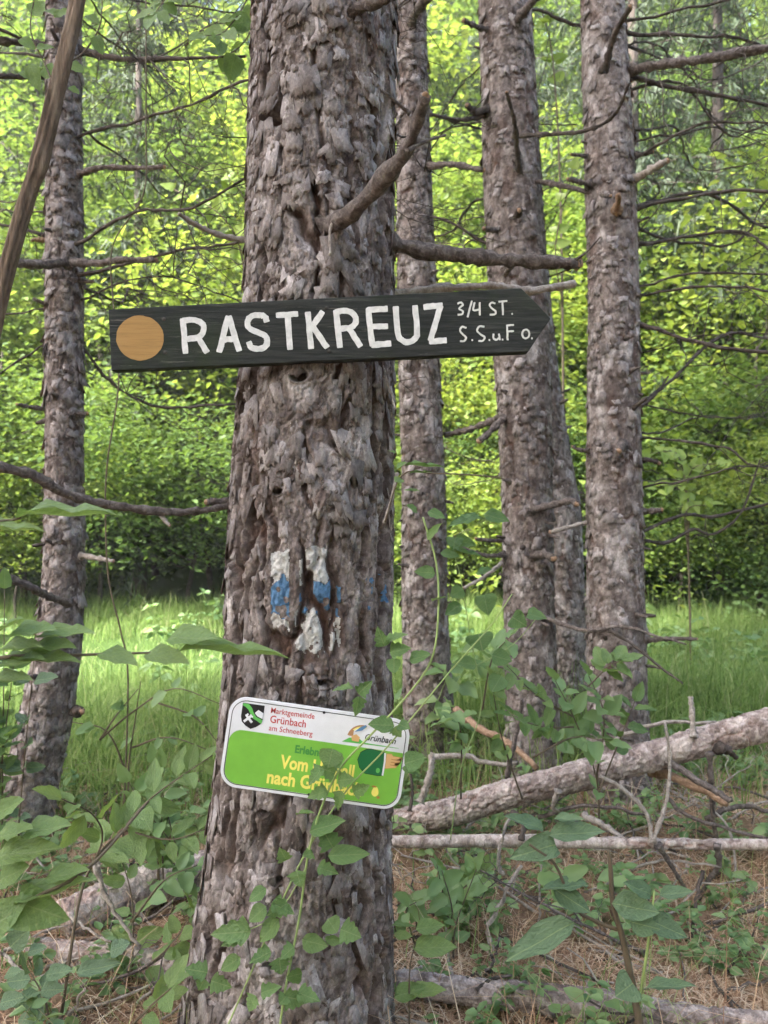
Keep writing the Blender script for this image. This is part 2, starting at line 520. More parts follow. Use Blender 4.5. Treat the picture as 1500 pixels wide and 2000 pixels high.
def build_trunk(key, root, rows, d, z0, z1, cell, ncol_front, ncol_back, seed, pw, ph, fw, fd, fa, fb, relief, height, ydev=None, post=None):
    zt, xt, rt = trunk_axis(rows, d)
    nz = int((z1 - z0) / cell)
    zq = np.linspace(z0, z1, nz)
    cx = smooth_interp(zq, zt, xt); rr = smooth_interp(zq, zt, rt)
    cy = np.full(nz, d) + (np.interp(zq, *ydev) if ydev else 0)
    rm = float(rr.mean())
    W = int(2 * math.pi * rm / cell)
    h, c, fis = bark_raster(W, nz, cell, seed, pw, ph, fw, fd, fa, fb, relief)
    if post: h, c = post(h, c, fis, zq, rm, cell, cx, rr)
    span = R_(108)
    th = np.concatenate([np.linspace(-span, span, ncol_front), np.linspace(span, 2 * math.pi - span, ncol_back + 2)[1:-1]])
    nc = len(th)                               # th = 0 faces the camera (-Y)
    us = (th % (2 * math.pi)) * rm / cell
    i0 = np.floor(us).astype(int); fr = (us - i0).astype(np.float32)
    hh = h[:, i0 % W] * (1 - fr) + h[:, (i0 + 1) % W] * fr
    ccol = c[:, i0 % W] * (1 - fr)[None, :, None] + c[:, (i0 + 1) % W] * fr[None, :, None]
    rad = rr[:, None] + hh
    v = np.stack([cx[:, None] + rad * np.sin(th), cy[:, None] - rad * np.cos(th), np.broadcast_to(zq[:, None], rad.shape)], -1)
    i = np.arange(nz - 1)[:, None] * nc
    j = np.arange(nc)[None]; j2 = (j + 1) % nc
    q = np.stack([i + j, i + j2, i + nc + j2, i + nc + j], -1).reshape(-1, 4)
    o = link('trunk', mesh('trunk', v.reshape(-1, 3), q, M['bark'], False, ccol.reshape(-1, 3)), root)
    # the trunk above the picture
    top = Vector((cx[-1] + (cx[-1] - cx[-nz // 4]) * 1.5, d + 0.1, height))
    mb = MB()
    n = 14; t = np.linspace(0, 1, n)
    pts = np.stack([cx[-1] + (top.x - cx[-1]) * t, cy[-1] + (top.y - cy[-1]) * t, z1 - 0.02 + (height - z1) * t], -1)
    mb.tube(pts, rr[-1] * (1 - 0.75 * t), 20)
    up = mb.obj('upper_trunk', M['dead'], root)
    TREES[key] = dict(zq=zq, cx=cx, cy=cy, rr=rr, h=hh, th=th, v=v, q=q, nc=nc, nz=nz, top=top, root=root, fis=fis, i0=i0, W=W)
    return o


def on_trunk(key, z, th, out=0.0):
    t = TREES[key]
    x = np.interp(z, t['zq'], t['cx']); r = np.interp(z, t['zq'], t['rr']); y = np.interp(z, t['zq'], t['cy'])
    return Vector((x + (r + out) * math.sin(th), y - (r + out) * math.cos(th), z))


MAIN_D = 1.60
MAIN = [(636, -60, 276), (636, 0, 278), (628, 300, 285), (624, 560, 289), (620, 730, 300), (612, 900, 314), (605, 1100, 322), (600, 1300, 322),
        (595, 1500, 338), (583, 1700, 364), (571, 1850, 392), (560, 2000, 420), (552, 2090, 450), (550, 2160, 490)]
KNOTS = [(545, 960, 30, 1.0), (655, 975, 42, 1.0), (590, 735, 48, 1.1), (520, 1575, 28, .8), (545, 1700, 30, 0.9), (690, 1735, 30, .7), (630, 1330, 44, .9),
         (480, 1330, 38, 1.0), (520, 540, 26, 0.7), (690, 25, 46, 1.1), (500, 420, 30, .8), (540, 1850, 30, 1.0)]


def main_post(h, c, fis, zq, rm, cell, cx, rr):
    H, W = h.shape
    for px, py, s, amp in KNOTS:
        d = MAIN_D - 0.14
        z = CAM_H - (py - 1000) / F * d
        iz = np.argmin(abs(zq - z))
        x = (px - 750) / F * d
        th = math.asin(max(-0.95, min(0.95, (x - cx[iz]) / rr[iz])))
        u0 = th * rm
        sz = s / F * d
        n = int(2.4 * sz / cell)
        vi = np.arange(max(0, iz - n), min(H, iz + n))
        ui = int(round(u0 / cell)) + np.arange(-n, n)
        ix = np.ix_(vi, ui % W)
        dv = ((vi - iz) * cell / sz * 1.35)[:, None]
        du = ((ui - u0 / cell) * cell / sz)[None]
        wn_ = np.sin(du * 5 + px) * 0.08 + np.sin(dv * 7 + py) * 0.08
        r = np.sqrt(du ** 2 + dv ** 2) + wn_
        g = np.exp(-(r / 0.95) ** 2)
        h[ix] += amp * (0.008 * g + 0.0022 * np.cos(r * 15) * np.exp(-(r / 1.0) ** 2) - 0.030 * np.exp(-(r / 0.30) ** 4))
        k = (np.exp(-(r / 0.5) ** 4) * 0.7)[..., None]
        c[ix] = c[ix] * (1 - k) + np.array([0.085, 0.065, 0.055]) * k
    # the long crack down each flank seen in the photograph
    vv = np.arange(H)
    for th0, amp, w, d0, zlo, zhi in ((-0.98, 0.10, 0.010, 0.024, 0.0, 1.42), (1.05, 0.07, 0.012, 0.028, 0.0, 2.3), (-0.25, 0.10, 0.007, 0.012, 0.15, 1.2), (0.45, 0.08, 0.008, 0.016, 0.3, 2.2), (-0.72, 0.05, 0.008, 0.020, 0.2, 2.2), (-1.22, 0.05, 0.011, 0.026, 0.0, 2.3), (0.80, 0.06, 0.009, 0.020, 0.0, 1.9), (1.28, 0.04, 0.010, 0.026, 0.1, 2.3), (0.08, 0.09, 0.006, 0.013, 0.4, 2.1)):
        path = th0 * rm + amp * 0.18 * fnoise((H, 8), 60, 0.1)[:, 0] + 0.006 * fnoise((H, 8), 9, 0.1)[:, 0]
        act = sstep(zlo - 0.05, zlo + 0.05, zq) * (1 - sstep(zhi - 0.1, zhi, zq)) * sstep(-1.0, 0.2, fnoise((H, 8), 35, .1)[:, 0])
        du = (np.arange(W) * cell)[None] - path[:, None]
        du = (du + W * cell / 2) % (W * cell) - W * cell / 2
        g = np.exp(-(np.abs(du) / w) ** 3) * act[:, None]
        h -= d0 * g
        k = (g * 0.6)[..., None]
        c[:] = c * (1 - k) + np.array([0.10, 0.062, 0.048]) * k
    return h, c


main_root = thing('pine_tree', (P(555, 2081, MAIN_D).x, MAIN_D, 0), 'thick rough-barked pine carrying both signs', 'tree', 'pine trees')
build_trunk('main', main_root, MAIN, MAIN_D, -0.08, 2.32, 0.0020, 345, 26, 11, 0.070, 0.36, 0.013, 0.026, 0.011, 0.018, 0.0032, 11.5, post=main_post)

SPECS = {
    'left': (2.55, [(122, -60, 64), (124, 0, 65), (125, 300, 68), (127, 600, 70), (125, 900, 72), (126, 1100, 78), (116, 1250, 86), (92, 1400, 98), (60, 1530, 104), (32, 1660, 118)],
             'slender pine with a curved foot, standing alone beside the leaning liana', 10.5),
    'behind': (3.35, [(798, -60, 62), (800, 0, 64), (808, 300, 66), (815, 600, 78), (826, 900, 84), (830, 1200, 90), (842, 1500, 104), (846, 1600, 112)],
               'grey pine trunk close behind the arrow of the thick pine, half hidden by it', 11.0),
    'twin': (3.15, [(983, -60, 99), (985, 0, 100), (998, 300, 111), (1012, 600, 112), (1024, 800, 104), (1030, 1000, 98), (1033, 1200, 98), (1040, 1400, 104), (1044, 1580, 120)],
             'pine whose trunk stands behind the arrow tip of the wooden sign', 11.5),
    'lean': (3.9, [(1000, -60, 66), (1010, 200, 70), (1030, 500, 74), (1048, 700, 76), (1068, 850, 80), (1092, 1000, 84), (1102, 1200, 82), (1106, 1380, 86), (1110, 1500, 96)],
             'leaning pine squeezed between two straighter pines', 10.0),
    'right': (2.95, [(1174, -60, 82), (1176, 0, 84), (1190, 300, 95), (1198, 600, 97), (1199, 900, 103), (1202, 1200, 112), (1206, 1400, 114), (1208, 1590, 128)],
              'straight pine with many short branch stubs beside the open grass', 11.5),
}
for n_, (key, (d, rows, label, hgt)) in enumerate(SPECS.items()):
    root = thing('pine_tree', (P(rows[-1][0], 1000, d).x, d, 0), label, 'tree', 'pine trees')
    ztop = CAM_H + 1060 / F * d
    build_trunk(key, root, rows, d, -0.05, ztop, 0.0052, 94, 18, 40 + n_, 0.06, 0.22, 0.008, 0.007, 0.014, 0.016, 0.0030, hgt)


def flake(p, tan, up, out, w, h, lift, r):
    """one curling bark plate: ragged outline, fixed at its upper edge, standing off at the lower"""
    n = 12                                    # outline: jagged free lower edge, sides, buried upper edge
    x = np.array([-.5, -.5, -.40, -.22, -.05, .10, .30, .5, .42, .52, .2, -.2]) + r.normal(0, .06, n)
    y = np.array([.45, -.30, -.54, -.34, -.52, -.38, -.56, -.36, .02, .42, .5, .5]) + r.normal(0, .06, n)
    if r.random() < 0.5: x = -x[::-1]; y = y[::-1]
    sk = r.normal(0, 0.18)
    x, y = (x + sk * y) * w, y * h
    f = np.clip(0.5 - y / h, 0, 1.1)
    tw = r.normal(0, 0.6) * lift
    z = lift * f + tw * x / w * f - 1.5 * x * x - 0.0012 * (1 - f)
    th = r.uniform(0.0007, 0.0015)
    mid = np.array([[0, 0, lift * 0.5 - 0.0006]])
    rim = np.stack([x, y, z], -1)
    L = np.vstack([mid, rim, rim - [0, 0, th], mid - [[0, 0, th]]])
    V = p + L[:, :1] * tan + L[:, 1:2] * up + L[:, 2:] * out
    i = np.arange(n); j = (i + 1) % n
    T = np.vstack([np.stack([np.zeros(n, int), 1 + j, 1 + i], -1), np.stack([np.full(n, 2 * n + 1), 1 + n + i, 1 + n + j], -1)])
    Q = np.stack([1 + i, 1 + j, 1 + n + j, 1 + n + i], -1)
    return V, Q, T


def add_flakes(key, n, n_parts, seed, wr, hr, lift, zr=None, thmax=1.75, avoid=None):
    t = TREES[key]; r = np.random.default_rng(seed)
    nz, nc, v = t['nz'], t['nc'], t['v']
    z0, z1 = zr or (t['zq'][0] + 0.05, t['zq'][-1] - 0.05)
    items = []
    while len(items) < n:
        th = r.uniform(-thmax, thmax); z = r.uniform(z0, z1)
        iz = int((z - t['zq'][0]) / (t['zq'][-1] - t['zq'][0]) * (nz - 1)); ic = int(np.argmin(abs(t['th'] - th)))
        if t['h'][iz, ic] < -0.006: continue
        if avoid is not None and avoid(v[iz, ic]): continue
        k = r.random() ** 1.8
        w = wr[0] + (wr[1] - wr[0]) * k; h = w * r.uniform(0.7, 2.0) * hr
        tan = np.array([math.cos(th), math.sin(th), 0.0]); out = np.array([math.sin(th), -math.cos(th), 0.0])
        ro = r.normal(0, 0.25)
        up = np.array([0, 0, 1.0]) * math.cos(ro) + tan * math.sin(ro); tan = tan * math.cos(ro) - np.array([0, 0, 1.0]) * math.sin(ro)
        V, Q, T = flake(v[iz, ic] - out * 0.0006, tan, up, out, w, h, lift * r.uniform(0.3, 1.3) * (0.5 + k), r)
        c = np.array([0.125, 0.107, 0.101]) + np.array([0.165, 0.152, 0.148]) * r.random()
        C = np.tile(c, (len(V), 1)); C[13:] = np.array([0.17, 0.105, 0.08])
        items.append((w * h, V, Q, T, C))
    items.sort(key=lambda q: -q[0])
    for _, V, Q, T, C in items[:n_parts]:
        link('bark_plate', mesh('bark_plate', V, [Q, T], M['bark'], False, C), t['root'])
    rest = items[n_parts:]
    if rest:
        nv = len(rest[0][1]); off = (np.arange(len(rest)) * nv)[:, None, None]
        Q = (np.stack([q[2] for q in rest]) + off).reshape(-1, 4); T = (np.stack([q[3] for q in rest]) + off).reshape(-1, 3)
        o = link('bark_scales', mesh('bark_scales', np.vstack([q[1] for q in rest]), [Q, T], M['bark'], False, np.vstack([q[4] for q in rest])), t['root'])
        o['kind'] = 'stuff'


def in_blaze(p):
    px = 750 + p[0] / p[1] * F; py = 1000 - (p[2] - CAM_H) / p[1] * F
    return 520 < px < 770 and 1060 < py < 1285


add_flakes('main', 1700, 290, 90, (0.010, 0.038), 1.15, 0.0045, avoid=in_blaze)
for i_, key in enumerate(SPECS): add_flakes(key, 700, 0, 91 + i_, (0.014, 0.042), 0.85, 0.0075)


# painted trail mark on the bark plates of the thick pine: white, blue, white
def blaze():
    t = TREES['main']
    v, nc, nz = t['v'], t['nc'], t['nz']
    px = 750 + v[..., 0] / v[..., 1] * F
    py = 1000 - (v[..., 2] - CAM_H) / v[..., 1] * F
    h = t['h']
    n1 = fnoise((nz, nc), 6, 4); n2 = fnoise((nz, nc), 2.2, 1.8)
    front = np.abs(t['th'])[None] < 1.4
    strip = ((px > 528) & (px < 566)) | ((px > 584) & (px < 666))
    py = py + n1 * 7 + n2 * 5; px = px + n2 * 4
    def pick(y0, y1, bias, extra):
        msk = front & (py > y0) & (py < y1) & (strip | extra) & (h > -0.014) & (n1 * 0.6 + n2 * 0.6 + bias > 0)
        return msk
    w1 = pick(1070, 1140, 1.1, False) & ((px < 640))
    bl = pick(1136, 1203, 0.95, (px > 722) & (px < 758) & (n1 > 0.2)) & (py > 1137)
    w2 = pick(1200, 1274, 1.1, (px > 578) & (px < 600)) & (px > 526) & ((px > 575) | (py < 1235))
    for nm, msk, mat, lab in (('white_paint_patch', w1, 'mw', 'flaking white upper bar of the painted trail mark'), ('blue_paint_patch', bl, 'mb', 'flaking blue bar of the painted trail mark'),
                              ('white_paint_patch', w2, 'mw', 'flaking white lower bar of the painted trail mark')):
        q = t['q']
        mf = msk.ravel()
        qq = q[mf[q].all(1)]
        ids, inv = np.unique(qq, return_inverse=True)
        vv = v.reshape(-1, 3)[ids].copy()
        vv[:, 1] -= 0.0009
        o = link(nm, mesh(nm, vv, inv.reshape(-1, 4), M[mat], True), main_root)
        o['label'] = lab
        o['kind'] = 'stuff'


M['mw'] = flat_material('flaked_white_paint', (0.42, 0.41, 0.39), 0.8, 0.2, 0.4, 120)
M['mb'] = flat_material('flaked_blue_paint', (0.075, 0.15, 0.255), 0.8, 0.2, 0.45, 120)
blaze()


# ---------------------------------------------------------------- dead branches on the pines
def branch(root, pts, r0, r1, mat='dead', twigs=0, tl=0.25, tr=0.0025, name='dead_branch', wobble=0.012, seg=9, broken=True, k=10):
    mb = MB()
    pts = smoothpath(pts, seg)
    L = np.linalg.norm(pts[-1] - pts[0])
    pts[1:] += np.cumsum(rng.standard_normal((len(pts) - 1, 3)), 0) * wobble * L / len(pts) ** 0.5 * 0.6
    rad = np.linspace(r0, r1, len(pts)) * (1 + 0.13 * rng.standard_normal(len(pts)))
    rad[0] *= 1.5
    mb.tube(pts, np.abs(rad), k, True, 0.12)
    tgd = (pts[-1] - pts[0]) / (L + 1e-9)
    def sub(p, dirn, ln, r, depth):
        q = wob(p, p + dirn * ln, 7, 0.22, rng.uniform(-0.15, 0.2))
        mb.tube(q, np.linspace(r, r * 0.45, 7), 4, False)
        if depth > 0:
            for _ in range(rng.integers(1, 4)):
                kk = rng.integers(2, 6)
                d2 = dirn + rng.standard_normal(3) * 0.6
                sub(q[kk], d2 / np.linalg.norm(d2), ln * rng.uniform(0.3, 0.6), r * 0.6, depth - 1)
    for _ in range(twigs):
        i = rng.integers(max(1, len(pts) // 5), len(pts))
        side = rng.standard_normal(3); side[1] *= 0.7
        dn = tgd * 0.75 + side / np.linalg.norm(side) * 0.8
        sub(pts[i], dn / np.linalg.norm(dn), tl * rng.uniform(0.4, 1.3), tr * rng.uniform(0.7, 1.2), 1 + (tl > 0.3))
    o = mb.obj(name, M[mat], root)
    if broken:
        mb2 = MB()
        e = pts[-1]; dv = pts[-1] - pts[-2]; dv /= np.linalg.norm(dv)
        mb2.tube([e - dv * r1 * 0.5, e + dv * r1 * 0.15, e + dv * r1 * 0.7], [r1 * 0.95, r1 * 0.85, r1 * 0.35], 7, True, 0.22)
        mb2.obj('broken_end', M['broken'], o)
    return o


def pb(key, pl, d0, d1, w0, w1, **kw):
    """branch from a list of photo pixels, depth running d0 -> d1, widths in photo pixels"""
    if key == 'left': d0, d1 = d0 * 0.879, d1 * 0.879
    n = len(pl)
    ds = np.linspace(d0, d1, n)
    pts = [P(p[0], p[1], dd) for p, dd in zip(pl, ds)]
    w0, w1 = w0 * 0.86, w1 * 0.86
    return branch(TREES[key]['root'], pts, w0 / 2 / F * d0, w1 / 2 / F * d1, **kw)


# on the thick pine
pb('main', [(640, 445), (690, 412), (750, 352), (800, 290), (832, 190)], 1.47, 1.22, 44, 24, seg=4)
pb('main', [(800, 222), (775, 200), (745, 175)], 1.25, 1.22, 9, 5, broken=False)
pb('main', [(795, 295), (835, 275), (870, 265)], 1.26, 1.3, 10, 5, broken=False)
pb('main', [(655, 420), (645, 450), (645, 500)], 1.44, 1.42, 8, 5, mat='pale', broken=False)
pb('main', [(765, 476), (850, 490), (960, 505), (1060, 512), (1130, 518)], 1.58, 1.62, 40, 24)
pb('main', [(1095, 516), (1135, 500), (1172, 462)], 1.62, 1.6, 7, 4, broken=False)
pb('main', [(760, 575), (850, 566), (970, 560), (1040, 566), (1122, 552)], 1.62, 1.75, 20, 16, mat='pale')
pb('main', [(485, 470), (430, 460), (385, 440), (348, 416)], 1.6, 1.5, 15, 9, mat='pale', broken=False)
pb('main', [(455, 985), (405, 996), (330, 1000), (215, 985), (120, 962), (60, 930), (-40, 905)], 1.58, 1.30, 14, 26, mat='dead', broken=False)
pb('main', [(310, 996), (322, 1015), (332, 1026)], 1.5, 1.46, 11, 7, mat='pale')
pb('main', [(458, 980), (425, 980), (403, 982)], 1.58, 1.55, 18, 15, mat='dead')
pb('main', [(775, 925), (765, 975), (752, 1020)], 1.50, 1.44, 7, 7, mat='pale', broken=False)
pb('main', [(752, 735), (765, 770), (772, 800)], 1.49, 1.45, 6, 4, mat='pale', broken=False)
pb('main', [(690, 20), (740, 0), (800, -30)], 1.47, 1.40, 30, 22)
# left pine
pb('left', [(155, 340), (200, 328), (270, 330), (322, 327)], 2.86, 2.75, 15, 10)
pb('left', [(130, 512), (60, 516), (-40, 508)], 2.78, 2.6, 20, 22, broken=False)
pb('left', [(130, 512), (190, 514), (240, 508), (305, 508)], 2.78, 2.7, 20, 12)
pb('left', [(95, 800), (60, 795), (32, 790)], 2.88, 2.8, 12, 8)
pb('left', [(150, 806), (160, 808), (171, 807)], 2.86, 2.85, 10, 9)
pb('left', [(160, 1085), (190, 1090), (222, 1097)], 2.86, 2.8, 13, 9, mat='pale')
pb('left', [(135, 1178), (90, 1162), (45, 1140), (-30, 1110)], 2.78, 2.5, 15, 22, mat='dead', broken=False)
pb('left', [(92, 470), (75, 468), (60, 470)], 2.88, 2.86, 14, 6, mat='broken', broken=False)
pb('left', [(155, 100), (230, 110), (330, 110), (480, 105)], 2.9, 2.7, 16, 6, mat='twig', twigs=9, tl=0.4)
pb('left', [(100, 92), (40, 84), (-40, 78)], 2.9, 2.8, 18, 14, mat='twig', twigs=3, broken=False)
pb('left', [(95, 150), (40, 150), (-40, 146)], 2.9, 2.8, 14, 10, mat='twig', broken=False)
pb('left', [(150, 1390), (152, 1385), (160, 1390)], 2.86, 2.82, 20, 14, mat='twig')
# behind / twin / right
pb('behind', [(800, 50), (815, 20), (850, -20)], 3.3, 3.1, 24, 18)
pb('behind', [(838, 325), (880, 322), (945, 335)], 3.3, 3.1, 16, 12)
pb('behind', [(870, 850), (920, 838), (985, 812)], 3.35, 3.12, 12, 16, mat='dead')
pb('twin', [(1000, 52), (1030, 15), (1060, -20)], 3.08, 2.9, 22, 15)
pb('twin', [(958, 60), (930, 52), (905, 40)], 3.1, 3.0, 14, 10)
pb('twin', [(960, 210), (930, 220), (912, 205)], 3.1, 3.0, 20, 11, mat='twig')
pb('twin', [(1015, 340), (1010, 290), (1005, 240), (990, 180)], 3.05, 2.75, 15, 8, mat='twig')
pb('twin', [(945, 225), (900, 235), (840, 225)], 3.1, 2.9, 11, 7, mat='twig', broken=False)
pb('twin', [(1005, 265), (1070, 262), (1140, 255), (1200, 225), (1230, 160)], 3.0, 2.5, 12, 6, mat='twig', broken=False)
pb('twin', [(1035, 352), (1100, 362), (1170, 378), (1195, 380)], 3.08, 2.8, 13, 8)
pb('twin', [(1010, 445), (1012, 420), (1015, 410)], 3.08, 2.98, 22, 12, mat='twig')
pb('twin', [(975, 450), (955, 448), (945, 446)], 3.08, 3.0, 12, 10)
pb('twin', [(985, 815), (960, 840), (935, 862)], 3.1, 3.0, 16, 14, mat='dead')
pb('twin', [(1040, 995), (1085, 985), (1115, 978), (1125, 985)], 3.05, 2.9, 17, 13, mat='dead')
pb('twin', [(1045, 1085), (1065, 1082), (1082, 1090)], 3.05, 2.92, 20, 18, mat='dead')
pb('twin', [(985, 1055), (960, 1056), (930, 1052)], 3.12, 3.05, 10, 8)
pb('twin', [(985, 1083), (950, 1085), (900, 1070)], 3.12, 3.0, 11, 8)
pb('twin', [(980, 1100), (940, 1130), (905, 1150)], 3.12, 3.0, 10, 7, mat='pale')
pb('twin', [(1060, 1205), (1110, 1222), (1150, 1230), (1200, 1222), (1240, 1225), (1275, 1238), (1340, 1258)], 3.05, 2.6, 11, 4, mat='dead', broken=False)
pb('twin', [(1190, 1230), (1245, 1265), (1300, 1310), (1335, 1335)], 2.75, 2.6, 8, 4, mat='twig', broken=False)
pb('twin', [(985, 545), (990, 530), (1000, 520)], 3.1, 2.95, 14, 10)
pb('lean', [(1085, 805), (1078, 803), (1072, 806)], 3.85, 3.75, 10, 8)
pb('right', [(1180, 140), (1200, 70), (1232, 12)], 2.88, 2.65, 17, 11, mat='twig')
pb('right', [(1225, 138), (1280, 128), (1380, 115), (1520, 92)], 2.92, 2.7, 24, 18, mat='dead', twigs=12, tl=0.35, broken=False)
pb('right', [(1232, 150), (1300, 168), (1400, 185), (1520, 205)], 2.95, 2.9, 12, 8, mat='twig', twigs=8, tl=0.35, broken=False)
pb('right', [(1235, 352), (1265, 335), (1305, 312)], 2.9, 2.75, 19, 13, mat='pale')
pb('right', [(1238, 302), (1258, 300), (1275, 296)], 2.92, 2.9, 13, 9, mat='twig')
pb('right', [(1150, 360), (1130, 355), (1108, 350)], 2.9, 2.85, 14, 9)
pb('right', [(1145, 305), (1130, 303), (1115, 302)], 2.92, 2.9, 9, 7)
pb('right', [(1205, 410), (1207, 395), (1208, 380)], 2.85, 2.74, 18, 10, mat='broken')
pb('right', [(1245, 1000), (1270, 998), (1292, 996)], 2.92, 2.88, 15, 12, mat='dead')
pb('right', [(1250, 900), (1268, 898), (1288, 905)], 2.94, 2.9, 14, 9, mat='twig')
pb('right', [(1150, 882), (1130, 878), (1118, 872)], 2.94, 2.95, 11, 8, mat='twig')
pb('right', [(1145, 1020), (1110, 1030), (1075, 1040)], 2.93, 2.9, 9, 10, mat='pale')
pb('right', [(1215, 870), (1213, 872), (1210, 880)], 2.85, 2.76, 18, 12)
pb('right', [(1258, 1250), (1300, 1248), (1360, 1248)], 2.9, 2.8, 15, 7, mat='dead')
pb('right', [(1255, 1300), (1275, 1302), (1290, 1306)], 2.9, 2.86, 8, 5)
pb('right', [(1245, 800), (1280, 770), (1305, 735)], 2.95, 3.0, 8, 4, mat='twig', broken=False)
pb('right', [(1250, 1040), (1340, 1005), (1400, 1008), (1520, 980)], 2.97, 3.2, 9, 6, mat='twig', twigs=2, tl=0.22, broken=False)
pb('right', [(1250, 1055), (1300, 1060), (1355, 1035), (1395, 1045), (1450, 1000), (1485, 900)], 2.97, 3.2, 9, 4, mat='twig', twigs=1, tl=0.22, broken=False)
pb('right', [(1248, 790), (1310, 740), (1370, 680), (1430, 650), (1520, 665)], 3.0, 3.4, 8, 7, mat='twig', twigs=7, tl=0.35, broken=False)


def rand_branches(key, n, zlo, zhi, dirs, lmin, lmax, r, tw, tl=0.4, mat='twig'):
    t = TREES[key]
    for _ in range(n):
        z = rng.uniform(zlo, zhi)
        az = rng.uniform(*dirs)                   # 0 = towards the camera, + = to the side of +X
        L = rng.uniform(lmin, lmax)
        p0 = np.array(on_trunk(key, z, az, -0.01))
        dr = np.array([math.sin(az), -math.cos(az), rng.uniform(-0.12, 0.35)])
        p1 = p0 + dr * L
        pm = (p0 + p1) / 2 + np.array([0, 0, -0.08 * L]) + rng.standard_normal(3) * 0.05 * L
        q1 = p0 + (pm - p0) * 0.5 + rng.standard_normal(3) * 0.06 * L; q2 = pm + (p1 - pm) * 0.5 + rng.standard_normal(3) * 0.07 * L
        branch(t['root'], [p0, q1, pm, q2, p1 + rng.standard_normal(3) * 0.1 * L], r * rng.uniform(0.5, 1.1), r * 0.28, mat, tw, tl, 0.0021, broken=False, k=6, wobble=0.03)


rand_branches('right', 15, 1.75, 3.05, (1.1, 2.6), 0.9, 1.9, 0.008, 9)
rand_branches('twin', 9, 1.9, 3.2, (1.2, 4.6), 0.7, 1.5, 0.007, 7)
rand_branches('behind', 6, 1.9, 3.3, (1.0, 3.5), 0.6, 1.2, 0.007, 6)
rand_branches('left', 20, 1.6, 3.1, (0.9, 5.4), 0.7, 1.6, 0.006, 11)
rand_branches('right', 6, 1.1, 1.9, (1.3, 2.4), 0.7, 1.4, 0.005, 5, 0.25)
rand_branches('lean', 8, 0.9, 2.9, (1.0, 5.0), 0.5, 1.1, 0.005, 6, 0.3)
for key, n in (('left', 16), ('behind', 14), ('twin', 14), ('lean', 8), ('right', 16)):       # short stubs
    for _ in range(n):
        z = rng.uniform(0.3, 3.0)
        az = rng.uniform(-1.7, 1.7)
        p0 = np.array(on_trunk(key, z, az, -0.01))
        L = rng.uniform(0.02, 0.07)
        p1 = p0 + np.array([math.sin(az), -math.cos(az), rng.uniform(-0.3, 0.5)]) * L
        branch(TREES[key]['root'], [p0, (p0 + p1) / 2, p1], rng.uniform(0.006, 0.012), 0.005, random.choice(['dead', 'twig', 'dead']), name='branch_stub', broken=False, k=6, seg=2)


# pine crowns above the picture
def pine_crown_mesh(seed, n_br=52, r_max=2.3, h=5.6):
    r = np.random.default_rng(seed)
    V = []
    for i in range(n_br):
        z = r.uniform(0, h); L = r_max * (1 - 0.75 * z / h) * r.uniform(0.6, 1.1); az = r.uniform(0, 2 * math.pi)
        for _ in range(26):
            t = r.uniform(0.25, 1.0)
            c = np.array([math.cos(az) * L * t, math.sin(az) * L * t, z + 0.18 * L * t]) + r.standard_normal(3) * np.array([0.22, 0.22, 0.12])
            m = 14
            d = r.standard_normal((m, 3)); d[:, 2] += 0.4; d /= np.linalg.norm(d, axis=1)[:, None]
            s = np.cross(d, r.standard_normal((m, 3))); s /= np.linalg.norm(s, axis=1)[:, None]
            L2 = r.uniform(0.10, 0.20, m)[:, None]; w = 0.011
            V.append(np.stack([c + s * w, c - s * w, c + d * L2 - s * w * 0.4, c + d * L2 + s * w * 0.4], 1))
    V = np.concatenate(V).reshape(-1, 3)
    return mesh('crown', V, np.arange(len(V)).reshape(-1, 4), M['conif'], False)


CROWN = pine_crown_mesh(5)
for i, (key, t) in enumerate(TREES.items()):
    o = link('crown', CROWN, t['root'])
    tp = t['top']
    o.matrix_basis = Matrix.Translation((tp.x, tp.y, tp.z - 5.0)) @ Matrix.Rotation(i * 1.3, 4, 'Z') @ Matrix.Scale(1.0 + 0.06 * (i % 3), 4)


# unseen pines added beside and behind the viewer, their crowns shading the foreground
for i, (x, y) in enumerate(((-5.6, -2.4), (-3.4, -2.9), (-6.9, -3.6), (-4.4, -4.6), (-1.4, -3.6), (-8.6, -4.0), (-6.4, -5.4), (-7.5, -1.7), (-5.3, -0.8))):
    rt = thing('pine_tree', (x, y, gz(x, y)), 'unseen tall pine added around the viewer to shade the signs', 'tree', 'unseen shade pines')
    mb = MB(); mb.tube(wob((x, y, -0.1), (x + 0.1, y, 11.3), 12, 0.006), np.linspace(0.15, 0.04, 12), 14, True, 0.03); mb.obj('trunk', M['dead'], rt)
    o = link('crown', CROWN, rt); o.matrix_basis = Matrix.Translation((x + 0.1, y, 6.1)) @ Matrix.Rotation(i * 2.1, 4, 'Z') @ Matrix.Scale(1.08, 4)

